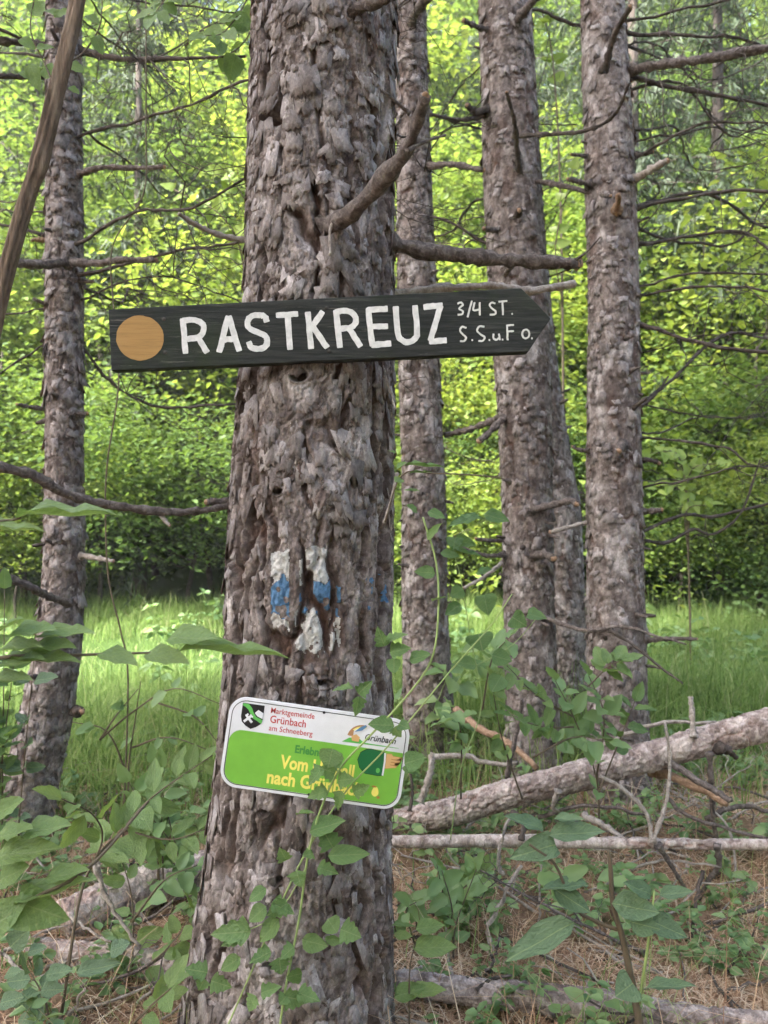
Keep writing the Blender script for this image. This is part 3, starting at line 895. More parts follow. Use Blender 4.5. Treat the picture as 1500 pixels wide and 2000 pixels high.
# ---------------------------------------------------------------- leaves
def leaf_mesh(name, mat, shape='ovate', teeth=0, fold=0.18, droop=0.12, n=8):
    t = np.linspace(0, 1, n + 1)
    if shape == 'ovate': w = np.sin(np.pi * t ** 0.72) ** 0.85
    elif shape == 'broad': w = np.sin(np.pi * t ** 0.62) ** 0.6
    elif shape == 'heart': w = np.clip(np.sin(np.pi * np.clip(t * 0.93 + 0.07, 0, 1) ** 0.55), 0, 1) ** 0.75
    else: w = np.sin(np.pi * t ** 0.85) ** 1.1
    if shape == 'lobed': w = np.interp(t, [0, .06, .14, .24, .34, .42, .52, .6, .7, .78, .88, 1], [.02, .42, .72, 1.0, .62, .74, .80, .48, .55, .36, .22, 0])
    w = w / w.max() * 0.5
    w[-1] = 0.0
    if shape != 'heart': w[0] = 0.01
    if teeth: w[1:-1] *= 1 + teeth * np.where(np.arange(1, n) % 2, 1, -1)
    z = -droop * t ** 2 + 0.02 * np.sin(t * 9)
    V = []
    for i in range(n + 1):
        zz = z[i]
        wav = 0.035 * math.sin(i * 2.1)
        V += [(t[i], -w[i], zz + fold * w[i] + wav * w[i] * 2), (t[i], -w[i] * 0.5, zz + fold * w[i] * 0.4), (t[i], 0, zz), (t[i], w[i] * 0.5, zz + fold * w[i] * 0.4), (t[i], w[i], zz + fold * w[i] - wav * w[i] * 2)]
    Q = [(i * 5 + k, i * 5 + 5 + k, i * 5 + 6 + k, i * 5 + 1 + k) for i in range(n) for k in range(4)]
    return mesh(name, V, np.array(Q), M[mat], True)


LEAF = {}
for mt in ('near', 'blue', 'vine', 'seed'):
    LEAF[mt, 'ovate'] = leaf_mesh('leaf', mt, 'ovate')
    LEAF[mt, 'broad'] = leaf_mesh('leaf', mt, 'broad', 0.03)
    LEAF[mt, 'heart'] = leaf_mesh('leaf', mt, 'heart', 0.0, 0.25, 0.2)
    LEAF[mt, 'tooth'] = leaf_mesh('leaf', mt, 'lobed', 0.0, 0.30, 0.25, 18)


for sh_ in ('broad', 'heart'): LEAF['yel', sh_] = leaf_mesh('leaf', 'leaf_c', sh_, 0.03, 0.2, 0.2)


def leaf(root, base, tip, width, normal, mt='near', shape='ovate', name='leaf'):
    base, tip = Vector(base), Vector(tip)
    x = tip - base; L = x.length; x.normalize()
    nrm = Vector(normal); y = nrm.cross(x)
    if y.length < 1e-4: y = Vector((0, 0, 1)).cross(x)
    y.normalize(); z = x.cross(y)
    m = Matrix(((x.x * L, y.x * width, z.x * L, base.x), (x.y * L, y.y * width, z.y * L, base.y), (x.z * L, y.z * width, z.z * L, base.z), (0, 0, 0, 1)))
    o = bpy.data.objects.new(name, LEAF[mt, shape])
    COL.objects.link(o)
    parent(o, root)
    o.matrix_basis = m
    return o


def nrm(face, jit=0.25):
    """face 0 = towards the camera, 90 = straight up"""
    a = R_(face)
    return np.array([0, -math.cos(a), math.sin(a)]) + rng.standard_normal(3) * jit


def pleaf(root, a, b_, w, d, face=50, mt='near', shape='ovate', dd=0.0, jit=0.2):
    """leaf from photo pixels: base a, tip b_, width in pixels as seen when flat on"""
    return leaf(root, P(a[0], a[1], d), P(b_[0], b_[1], d - dd), w / F * d, nrm(face, jit), mt, shape)


def stem(root, pts, r0, r1, mat='stem', name='stem', k=6, seg=5):
    mb = MB()
    p = smoothpath(pts, seg)
    mb.tube(p, np.linspace(r0, r1, len(p)), k, True)
    mb.obj(name, M[mat], root)
    return p


def spray(root, pts, n, ll, mt='near', shape='ovate', r0=0.003, r1=0.001, mat='stem', face=65, t0=0.2, asp=0.55, flat=1.0, double=True):
    """a stem with leaves set along it"""
    p = stem(root, pts, r0, r1, mat)
    L = len(p)
    for i in range(n):
        t = t0 + (1 - t0) * (i + 0.5 * rng.random()) / n
        k = min(L - 2, int(t * (L - 1)))
        tg = p[k + 1] - p[k]; tg /= np.linalg.norm(tg) + 1e-9
        for s in ((1, -1) if double else ((1,) if i % 2 else (-1,))):
            nn = nrm(face, 0.35)
            side = np.cross(nn, tg); side /= np.linalg.norm(side) + 1e-9
            dr = tg * rng.uniform(0.2, 0.8) + side * s * rng.uniform(0.7, 1.0) + np.array([0, 0, rng.uniform(-0.35, 0.15)])
            dr /= np.linalg.norm(dr)
            l = ll * rng.uniform(0.65, 1.2)
            b0 = p[k] + dr * l * 0.12
            leaf(root, b0, b0 + dr * l, l * asp * rng.uniform(0.85, 1.15), nn, mt, shape)
    tg = p[-1] - p[-2]; tg /= np.linalg.norm(tg) + 1e-9
    leaf(root, p[-1], p[-1] + tg * ll, ll * asp, nrm(face, 0.3), mt, shape)
    return p


# ---------------------------------------------------------------- wooden direction sign
def extrude_poly(name, pts2, y_front, y_back, mat, root, bevel=0.0, to3=None):
    """closed outline (x, z) extruded along depth"""
    import bmesh
    bm = bmesh.new()
    vs = [bm.verts.new((p[0], y_front, p[1])) for p in pts2]
    f = bm.faces.new(vs)
    ret = bmesh.ops.extrude_face_region(bm, geom=[f])
    for g in ret['geom']:
        if isinstance(g, bmesh.types.BMVert): g.co.y = y_back
    bmesh.ops.recalc_face_normals(bm, faces=bm.faces)
    if bevel:
        bmesh.ops.bevel(bm, geom=list(bm.edges), offset=bevel, segments=2, affect='EDGES', profile=0.5)
    me = bpy.data.meshes.new(name)
    bm.to_mesh(me); bm.free()
    me.materials.append(mat)
    return link(name, me, root)


SIGN_D = 1.413
def sp(px, py, d=SIGN_D):
    q = P(px, py, d); return (q.x, q.z)


m, nt, ns, lk, b = newmat('dark_weathered_board')
v = coords(nt, (1.5, 1, 26))
g1 = noise(nt, 8, 6, 0.7, v, 0.3); v2 = coords(nt, (1, 1, 1)); g2 = noise(nt, 7, 5, 0.65, v2); g3 = noise(nt, 16, 6, 0.75, coords(nt, (0.5, 1, 9)))
c = ramp(nt, g1, [(0.3, (0.012, 0.013, 0.012)), (0.5, (0.026, 0.028, 0.026)), (0.72, (0.055, 0.057, 0.052))])
c = mixc(nt, ramp(nt, g2, [(0.5, (0, 0, 0)), (0.75, (0.75, 0.75, 0.75))]), c, (0.026, 0.040, 0.017))
c = mixc(nt, ramp(nt, g3, [(0.61, (0, 0, 0)), (0.67, (0.7, 0.7, 0.7))]), c, (0.16, 0.15, 0.13))
lk.new(c, b.inputs['Base Color']); b.inputs['Roughness'].default_value = 0.82; b.inputs['Specular IOR Level'].default_value = 0.2
bump(nt, g1, 0.5, 0.003, b)
M['board'] = m
sr = thing('direction_sign', P(640, 645, SIGN_D), 'dark wooden arrow board lettered RASTKREUZ, nailed to the thick pine', 'sign')
SB = -0.0
outl = [sp(211, 604), sp(330, 597.5), sp(1018, 562.5), sp(1046, 590), sp(1076, 622), sp(1052, 656), sp(1032, 687), sp(217, 724), sp(213, 640)]
extrude_poly('board', outl, SIGN_D, SIGN_D + 0.027, M['board'], sr, 0.0018)


def ribbons(name, strokes, w, mat, root, d, lift0, conv, jit=0.6, step=0.00004):
    mb = MB()
    lift = lift0
    for st in strokes:
        p = np.array([conv(*q) for q in st], float)           # photo pixels
        if len(p) > 2: p = smoothpath(np.c_[p, np.zeros(len(p))], 4)[:, :2]
        else:
            p = np.linspace(p[0], p[1], 7)
        tg = np.gradient(p, axis=0); tg /= np.linalg.norm(tg, axis=1)[:, None]
        nr = np.stack([-tg[:, 1], tg[:, 0]], -1)
        ww = w / 2 + rng.standard_normal((len(p), 2)) * jit * w * 0.06
        ext = tg[[0, -1]] * w * 0.18
        p = np.vstack([p[0] - ext[0], p, p[-1] + ext[1]])
        nr = np.vstack([nr[0], nr, nr[-1]]); ww = np.vstack([ww[0] * 0.8, ww, ww[-1] * 0.85])
        A, B = p + nr * ww[:, :1], p - nr * ww[:, 1:]
        dd = d - lift; lift += step
        va = np.array([P(x, y, dd) for x, y in A]); vb = np.array([P(x, y, dd) for x, y in B])
        n = len(p)
        i = np.arange(n - 1)
        mb.add(np.vstack([va, vb]), np.stack([i, i + n, i + n + 1, i + 1], -1))
    return mb.obj(name, M[mat], root, False)


z3 = lambda x, y: (200 + x / 3.261, 560 + y / 3.261)
z4 = lambda x, y: (640 + x / 3.261, 540 + y / 3.261)
BIG = [
    (z3, [[(512, 208), (530, 420)], [(512, 215), (590, 212), (640, 240), (643, 285), (610, 322), (545, 332)], [(610, 325), (665, 415)]]),
    (z3, [[(800, 192), (744, 412)], [(806, 192), (870, 405)], [(768, 336), (846, 333)]]),
    (z3, [[(1046, 220), (1035, 192), (1000, 180), (952, 187), (925, 222), (934, 262), (985, 288), (1035, 310), (1050, 348), (1033, 384), (985, 396), (947, 384), (933, 355)]]),
    (z3, [[(1112, 182), (1240, 173)], [(1180, 178), (1195, 395)]]),
    (z3, [[(1308, 166), (1329, 390)], [(1402, 162), (1328, 262)], [(1340, 252), (1428, 385)]]),
    (z4, [[(52, 220), (78, 448)], [(52, 225), (120, 219), (168, 243), (180, 288), (150, 322), (80, 333)], [(138, 332), (208, 442)]]),
    (z4, [[(258, 206), (284, 438)], [(258, 212), (376, 206)], [(272, 320), (378, 317)], [(284, 436), (398, 428)]]),
    (z4, [[(434, 196), (446, 355), (470, 403), (510, 418), (550, 402), (570, 355), (556, 190)]]),
    (z4, [[(616, 194), (726, 184)], [(718, 190), (655, 405)], [(652, 414), (752, 406)]]),
]
for conv, st in BIG:
    ribbons('letter', st, 11.5, 'white', sr, SIGN_D, 0.0008, conv)
circ = lambda x, y, rx, ry: [(x + rx * math.cos(a), y + ry * math.sin(a)) for a in np.linspace(0, 2 * math.pi, 9)]
dot = lambda x, y: [(x - 3, y), (x + 3, y)]
M['white2'] = flat_material('thin_white_paint', (0.60, 0.60, 0.56), 0.6, 0.3, 0.15, 90)
ribbons('walking_time_lettering', [[(828, 172), (850, 166), (860, 182), (838, 204), (862, 222), (855, 240), (830, 244)], [(918, 156), (891, 258)], [(936, 166), (928, 214), (972, 209)], [(968, 166), (969, 246)],
        [(1066, 172), (1045, 166), (1032, 182), (1045, 202), (1068, 220), (1066, 240), (1034, 244)], [(1090, 161), (1142, 156)], [(1113, 160), (1116, 244)], dot(1175, 238)], 3.7, 'white2', sr, SIGN_D, 0.0008, z4, 0.8)
ribbons('maintainer_lettering', [[(882, 328), (856, 320), (843, 345), (862, 370), (881, 390), (868, 411), (845, 411)], dot(921, 405), [(996, 320), (966, 318), (952, 345), (976, 370), (1000, 387), (988, 409), (962, 411)], dot(1030, 405),
        [(1056, 366), (1056, 393), (1074, 403), (1092, 392)], [(1091, 366), (1097, 404)], dot(1114, 402), [(1143, 310), (1146, 404)], [(1142, 312), (1184, 308)], [(1144, 350), (1184, 347)], circ(1262, 366, 23, 28), dot(1301, 394)], 3.7, 'white2', sr, SIGN_D, 0.0008, z4, 0.8)
m, nt, ns, lk, b = newmat('ochre_paint_disc')
nn_ = noise(nt, 8, 6, 0.7, coords(nt, (1.5, 1, 26)), 0.3)
lk.new(ramp(nt, nn_, [(0.25, (0.20, 0.11, 0.026)), (0.5, (0.32, 0.175, 0.04)), (0.8, (0.37, 0.21, 0.055))]), b.inputs['Base Color'])
b.inputs['Roughness'].default_value = 0.6
ca = np.linspace(0, 2 * math.pi, 49)[:-1]
cpt = [P(273.5 + 46.5 * math.cos(a) + rng.normal(0, .25), 660 + 44 * math.sin(a) + rng.normal(0, .25), SIGN_D - 0.0007) for a in ca]
mb = MB(); mb.add([P(273.5, 660, SIGN_D - 0.0007)] + cpt, None, [(0, 1 + (i + 1) % 48, 1 + i) for i in range(48)])
mb.obj('trail_disc', m, sr, False)
M['screw'] = flat_material('rusty_screw', (0.03, 0.024, 0.02), 0.6, 0.5)
for px, py in ((320, 623), (323, 688), (638, 601), (643, 686)):
    mb = MB()
    q = P(px, py, SIGN_D)
    a = np.linspace(0, 2 * math.pi, 13)[:-1]
    mb.add([(q.x, q.y - 0.0006, q.z)] + [(q.x + 0.0035 * math.cos(t), q.y - 0.0014, q.z + 0.0035 * math.sin(t)) for t in a] + [(q.x + 0.0042 * math.cos(t), q.y + 0.003, q.z + 0.0042 * math.sin(t)) for t in a],
           [(1 + i, 1 + (i + 1) % 12, 13 + (i + 1) % 12, 13 + i) for i in range(12)], [(0, 1 + (i + 1) % 12, 1 + i) for i in range(12)])
    mb.obj('screw', M['screw'], sr)

# ---------------------------------------------------------------- printed information sign
ID_ = 1.378
ang = R_(8.2)
K = 1 / 3.488
def il(u, v, lift=0.0):
    """sign units -> world"""
    x = 180 + u * math.cos(ang) - v * math.sin(ang)
    y = 95 + u * math.sin(ang) + v * math.cos(ang)
    q = P(400 + x * K, 1330 + y * K, ID_)
    return Vector((q.x, ID_ - lift, q.z))


def rrect(u0, v0, u1, v1, rs, n=8):
    """rounded rectangle, corner radii (tl, tr, br, bl)"""
    out = []
    for (cu, cv, r, a0) in ((u0 + rs[0], v0 + rs[0], rs[0], 180), (u1 - rs[1], v0 + rs[1], rs[1], 270), (u1 - rs[2], v1 - rs[2], rs[2], 0), (u0 + rs[3], v1 - rs[3], rs[3], 90)):
        for k in range(n + 1 if r > 0.5 else 1):
            a = R_(a0 + 90 * k / n)
            out.append((cu + r * math.cos(a), cv + r * math.sin(a)))
    return out


def gloss(name, c, var=0.06):
    m = flat_material(name, c, 0.38, 0.45, var, 25)
    return m


M['p_white'] = gloss('sign_white', (0.72, 0.73, 0.77))
M['p_green'] = gloss('sign_green', (0.19, 0.46, 0.055), 0.08)
M['p_black'] = gloss('sign_black', (0.012, 0.012, 0.014))
M['p_red'] = gloss('sign_red', (0.50, 0.055, 0.06))
M['p_dark'] = gloss('sign_dark_green', (0.012, 0.14, 0.045))
M['p_mid'] = gloss('sign_mid_green', (0.06, 0.26, 0.05))
M['p_yel'] = gloss('sign_yellow', (0.86, 0.76, 0.16))
M['p_skin'] = gloss('sign_skin', (0.66, 0.40, 0.17))
M['p_crest'] = gloss('sign_crest_green', (0.12, 0.44, 0.09))
M['p_blue'] = gloss('sign_blue', (0.10, 0.22, 0.40))
M['p_brown'] = gloss('sign_brown', (0.38, 0.20, 0.10))
M['p_rust'] = gloss('sign_rust', (0.40, 0.20, 0.05), 0.3)
ir = thing('information_sign', il(620, 310), 'white and green printed metal plate with a pointing hand, hung askew on bark', 'sign')
pl = rrect(0, 0, 1243, 622, (120, 120, 120, 120), 10)
extrude_poly('plate', [(q.x, q.z) for q in (il(u, v) for u, v in pl)], ID_, ID_ + 0.0025, M['p_white'], ir, 0.0006)


def ipoly(name, pts, mat, lift, root=ir):
    import bmesh
    bm = bmesh.new()
    vs = [bm.verts.new(il(u, v, lift)) for u, v in pts]
    f = bm.faces.new(vs)
    if f.normal.y > 0: f.normal_flip()
    bmesh.ops.triangulate(bm, faces=bm.faces)
    me = bpy.data.meshes.new(name); bm.to_mesh(me); bm.free()
    me.materials.append(M[mat])
    return link(name, me, root)


def iloop(name, pts, w, mat, lift, closed=True):
    p = np.array(pts + ([pts[0]] if closed else []), float)
    tg = np.gradient(p, axis=0)
    if closed: tg[0] = tg[-1] = p[1] - p[-2]
    tg /= np.linalg.norm(tg, axis=1)[:, None] + 1e-9
    nr = np.stack([-tg[:, 1], tg[:, 0]], -1) * w / 2
    n = len(p); i = np.arange(n - 1)
    mb = MB(); mb.add([il(u, v, lift) for u, v in np.vstack([p + nr, p - nr])], np.stack([i, i + n, i + n + 1, i + 1], -1))
    return mb.obj(name, M[mat], ir, False)


def itext(name, body, u, v, length, cap, mat, lift, bold=0.0, shear=0.0):
    """text fitted to a baseline start, a length and a capital height in sign units"""
    cu = bpy.data.curves.new(name, 'FONT')
    cu.body = body; cu.size = 1.0; cu.offset = bold; cu.shear = shear; cu.resolution_u = 3
    o = bpy.data.objects.new(name, cu)
    COL.objects.link(o)
    dg = bpy.context.evaluated_depsgraph_get()
    me = bpy.data.meshes.new_from_object(o.evaluated_get(dg))
    bpy.data.objects.remove(o)
    co = np.array([vv.co[:] for vv in me.vertices])
    x0, x1 = co[:, 0].min(), co[:, 0].max()
    sx, sy = length / (x1 - x0), cap / 0.70
    for vv in me.vertices:
        vv.co = il(u + (vv.co.x - x0) * sx, v - vv.co.y * sy, lift)
    me.name = name
    me.materials.clear(); me.materials.append(M[mat])
    return link(name, me, ir)


iloop('border_line', rrect(24, 24, 1219, 598, (98, 98, 98, 98), 10), 5, 'p_black', 0.0006)
ipoly('green_panel', rrect(28, 226, 1215, 594, (84, 4, 94, 94), 8), 'p_green', 0.0004)
# crest
sh0 = (87, 40)
shp = [(0, 0), (150, 0), (150, 95), (140, 128), (112, 152), (76, 170), (38, 152), (10, 128), (0, 95)]
crest = ipoly('crest', [(sh0[0] + x, sh0[1] + y) for x, y in shp], 'p_black', 0.0006)
def cpoly(nm, pts, mat, lift): return ipoly(nm, [(sh0[0] + x, sh0[1] + y) for x, y in pts], mat, lift, crest)
cpoly('crest_band', [(2, 2), (42, 4), (66, 26), (84, 62), (104, 84), (146, 98), (148, 112), (142, 126), (110, 108), (84, 98), (62, 70), (44, 42), (22, 26), (2, 18)], 'p_crest', 0.0008)
cpoly('crest_mountain', [(90, 58), (112, 34), (148, 52), (148, 92), (110, 78)], 'p_white', 0.0009)
cpoly('crest_hammer', [(26, 80), (34, 92), (74, 132), (86, 120), (46, 80), (52, 72), (42, 66), (34, 76)], 'p_white', 0.0009)
cpoly('crest_hammer', [(66, 70), (84, 86), (78, 94), (72, 90), (30, 132), (18, 120), (60, 78), (58, 74)], 'p_white', 0.00095)
itext('lettering', 'Marktgemeinde', 284, 82, 300, 38, 'p_red', 0.0006, 0.006)
itext('lettering', 'Grünbach', 287, 147, 246, 50, 'p_red', 0.0006, 0.010)
itext('lettering', 'am Schneeberg', 287, 201, 300, 37, 'p_red', 0.0006, 0.005)
itext('lettering', 'Erlebnisweg', 484, 326, 310, 52, 'p_mid', 0.0006, 0.035)
itext('lettering', 'Vom Urknall', 396, 442, 508, 88, 'p_yel', 0.0006, 0.032)
itext('lettering', 'nach Grünbach', 322, 556, 650, 88, 'p_yel', 0.0006, 0.032)
# village logo
ipoly('logo_meadow', [(790, 206), (838, 172), (900, 166), (940, 192), (1180, 196), (1180, 199)], 'p_crest', 0.0006)
for k, (mt_, rr0) in enumerate((('p_brown', 98), ('p_yel', 86), ('p_white', 76))):
    iloop('logo_rainbow', [(925 + rr0 * math.cos(a), 170 - rr0 * 0.92 * math.sin(a)) for a in np.linspace(1.35, 3.0, 14)], 11, mt_, 0.0008 + k * 0.0001, False)
ipoly('logo_mountain', [(868, 128), (900, 92), (938, 70), (946, 84), (916, 112)], 'p_blue', 0.0011)
ipoly('logo_roof', [(832, 128), (846, 112), (862, 118), (862, 156), (836, 160)], 'p_brown', 0.0011)
ipoly('logo_house', [(850, 158), (882, 142), (908, 160), (904, 192), (858, 190)], 'p_skin', 0.0012)
itext('lettering', 'Grünbach', 944, 172, 212, 42, 'p_black', 0.0008, 0.012, 0.25)
# sleeve and pointing hand
slv = [(930, 262), (965, 236), (1000, 230), (1088, 240), (1094, 300), (1092, 396), (1060, 400), (975, 396), (935, 362), (916, 312)]
ipoly('sleeve_outline', [(1005 + (u - 1005) * 1.035, 315 + (v - 315) * 1.045) for u, v in slv], 'p_black', 0.0006)
ipoly('sleeve', slv, 'p_dark', 0.0008)
ipoly('sleeve_button', [(1062 + 14 * math.cos(a), 366 + 18 * math.sin(a)) for a in np.linspace(0, 6.28, 13)[:-1]], 'p_crest', 0.0010)
ipoly('cuff', [(1088, 240), (1101, 242), (1106, 300), (1104, 396), (1092, 396), (1094, 300)], 'p_white', 0.0009)
hand = [(1106, 246), (1142, 244), (1150, 256), (1212, 258), (1216, 270), (1172, 276), (1204, 280), (1204, 292), (1170, 296), (1196, 300), (1194, 312), (1166, 314), (1184, 320), (1180, 332), (1150, 336), (1108, 346)]
ipoly('hand_outline', [(1160 + (u - 1160) * 1.04, 296 + (v - 296) * 1.05) for u, v in hand], 'p_rust', 0.0007)
ipoly('hand', hand, 'p_skin', 0.0009)
for v0 in (277, 297, 316):
    iloop('finger_line', [(1140, v0), (1172, v0 + 1), (1192, v0)], 4, 'p_rust', 0.0011, False)
ipoly('yellow_blot', [(1064 + 24 * math.cos(a) * (1 + .1 * math.sin(3 * a)), 512 + 34 * math.sin(a)) for a in np.linspace(0, 6.28, 17)[:-1]], 'p_yel', 0.0007)
ipoly('rust_blot', [(1090 + 12 * math.cos(a), 548 + 10 * math.sin(a)) for a in np.linspace(0, 6.28, 11)[:-1]], 'p_rust', 0.0008)
ipoly('rust_blot', [(1052 + 18 * math.cos(a), 478 + 6 * math.sin(a)) for a in np.linspace(0, 6.28, 11)[:-1]], 'p_rust', 0.0008)
ipoly('nail_hole', [(643 + 10 * math.cos(a), 28 + 10 * math.sin(a)) for a in np.linspace(0, 6.28, 13)[:-1]], 'p_black', 0.0007)
ipoly('nail_hole', [(620 + 9 * math.cos(a), 596 + 9 * math.sin(a)) for a in np.linspace(0, 6.28, 13)[:-1]], 'p_black', 0.0007)


# ---------------------------------------------------------------- fallen logs
def rest(y, z):
    """depth at which a photo row meets height z"""
    return (CAM_H - z) * F / (y - 1000)


def log(label, pl, ds, ws, seed, stubs=(), name='fallen_log', pale=1.6, cell=0.004, pw=0.06, ph=0.10, relief=0.0034, nf=76, group='fallen logs', drop=True):
    pts = smoothpath([P(x, y, d) for (x, y), d in zip(pl, ds)], 24)
    rad = np.interp(np.linspace(0, 1, len(pts)), np.linspace(0, 1, len(ws)), [w / 2 / F * d for w, d in zip(ws, ds)])
    root = thing(name, Vector(pts[0]), label, 'log', group)
    seglen = np.r_[0, np.cumsum(np.linalg.norm(np.diff(pts, axis=0), axis=1))]
    n = int(seglen[-1] / cell)
    sq = np.linspace(0, seglen[-1], n)
    p = np.stack([np.interp(sq, seglen, pts[:, k]) for k in range(3)], -1)
    r = np.interp(sq, seglen, rad)
    W = max(16, int(2 * math.pi * r.mean() / cell))
    h, c, _ = bark_raster(W, n, cell, seed, pw, ph, 0.007, 0.006, 0.017, 0.014, relief)
    c = np.clip(c * pale * 1.05 + np.array([0.045, 0.036, 0.032]), 0, np.array([0.40, 0.345, 0.31]))
    tg = np.gradient(p, axis=0); tg /= np.linalg.norm(tg, axis=1)[:, None]
    a = np.cross(tg, [0, 0, 1]); a /= np.linalg.norm(a, axis=1)[:, None]
    b2 = np.cross(a, tg)
    th = np.linspace(0, 2 * math.pi, nf, endpoint=False)
    ii = (th / (2 * math.pi) * W).astype(int) % W
    rr = r[:, None] + h[:, ii]
    v = p[:, None] + rr[..., None] * (np.cos(th)[None, :, None] * a[:, None] + np.sin(th)[None, :, None] * b2[:, None])
    i = np.arange(n - 1)[:, None] * nf; j = np.arange(nf)[None]; j2 = (j + 1) % nf
    q = np.stack([i + j, i + j2, i + nf + j2, i + nf + j], -1).reshape(-1, 4)
    vv = np.vstack([v.reshape(-1, 3), p[:1], p[-1:]])
    t = np.vstack([np.stack([np.full(nf, n * nf), j2[0], j[0]], -1), np.stack([np.full(nf, n * nf + 1), (n - 1) * nf + j[0], (n - 1) * nf + j2[0]], -1)])
    cc = np.vstack([c[:, ii].reshape(-1, 3), [[.3, .22, .15]] * 2])
    link('log_trunk', mesh('log_trunk', vv, [q, t], M['bark'], False, cc), root)
    for s in stubs:
        pts_, w0, w1 = s[0], s[1], s[2]
        d0 = s[3]
        branch(root, [P(x, y, d0 + 0.02 * k) for k, (x, y) in enumerate(pts_)], w0 / 2 / F * d0, w1 / 2 / F * d0, s[4] if len(s) > 4 else 'pale', name='branch_stub', broken=False, k=7)
    return root


log('thick grey fallen pine trunk slanting up from behind the signed pine', [(640, 1640), (767, 1608), (874, 1588), (1000, 1549), (1167, 1506), (1335, 1459), (1500, 1415), (1750, 1345)], [2.5, 2.45, 2.42, 2.4, 2.4, 2.4, 2.4, 2.4], [44, 46, 53, 54, 54, 57, 60, 62], 71,
    [([(820, 1568), (838, 1520), (845, 1470)], 15, 11, 2.36), ([(800, 1585), (805, 1545), (800, 1500)], 8, 5, 2.34, 'twig'), ([(1355, 1440), (1353, 1400), (1350, 1360)], 13, 9, 2.36), ([(1090, 1545), (1080, 1575), (1092, 1585)], 10, 6, 2.33),
     ([(1405, 1462), (1420, 1465), (1438, 1480)], 18, 10, 2.33, 'twig'), ([(1385, 1470), (1388, 1530), (1392, 1600), (1398, 1650)], 12, 9, 2.33, 'dead')])
log('thin straight bare pole lying under the thick fallen trunk', [(640, 1640), (770, 1644), (1000, 1642), (1250, 1647), (1520, 1650), (1700, 1652)], [2.14, 2.12, 2.1, 2.1, 2.1, 2.1], [22, 23, 24, 22, 21, 20], 72,
    [([(1018, 1642), (1022, 1610), (1010, 1590), (1000, 1585)], 11, 8, 2.07, 'twig'), ([(1272, 1645), (1262, 1590), (1215, 1540), (1170, 1515)], 10, 7, 2.08), ([(1275, 1645), (1300, 1570), (1308, 1490), (1300, 1410)], 9, 6, 2.08),
     ([(1285, 1650), (1310, 1690), (1340, 1740)], 11, 8, 2.08, 'dead'), ([(1400, 1650), (1404, 1690), (1385, 1720), (1365, 1760)], 13, 8, 2.08, 'dead')], name='fallen_pole', cell=0.004, relief=0.0012, nf=28, pale=2.1)
log('half-buried log lying at the foot of the signed pine, under the needle litter', [(778, 1918), (840, 1926), (900, 1935), (1050, 1950), (1200, 1965), (1350, 1990), (1560, 2012)], [rest(y_, 0.03) for y_ in (1918, 1926, 1935, 1950, 1965, 1990, 2012)], [42, 46, 50, 52, 52, 48, 44], 73,
    [([(1070, 1985), (1080, 1960), (1085, 1945)], 22, 14, 1.62), ([(930, 1935), (960, 1912), (1000, 1905)], 8, 5, 1.66, 'twig')], pale=1.25)
log('broken log with pale bare wood among the broad shrub leaves', [(120, 1800), (200, 1768), (280, 1735), (360, 1710), (430, 1690)], [rest(y_, 0.05) for y_ in (1800, 1768, 1735, 1710, 1690)], [76, 82, 80, 74, 70], 74, [([(190, 1690), (205, 1745), (240, 1800), (280, 1845)], 9, 7, 1.9)], pale=1.9)
log('pale low log lying against the foot of the signed pine, beside dry sticks', [(40, 1850), (150, 1865), (260, 1880), (340, 1895), (392, 1902)], [rest(y_, 0.03) for y_ in (1850, 1865, 1880, 1895, 1902)], [40, 48, 56, 58, 54], 75, pale=2.0)

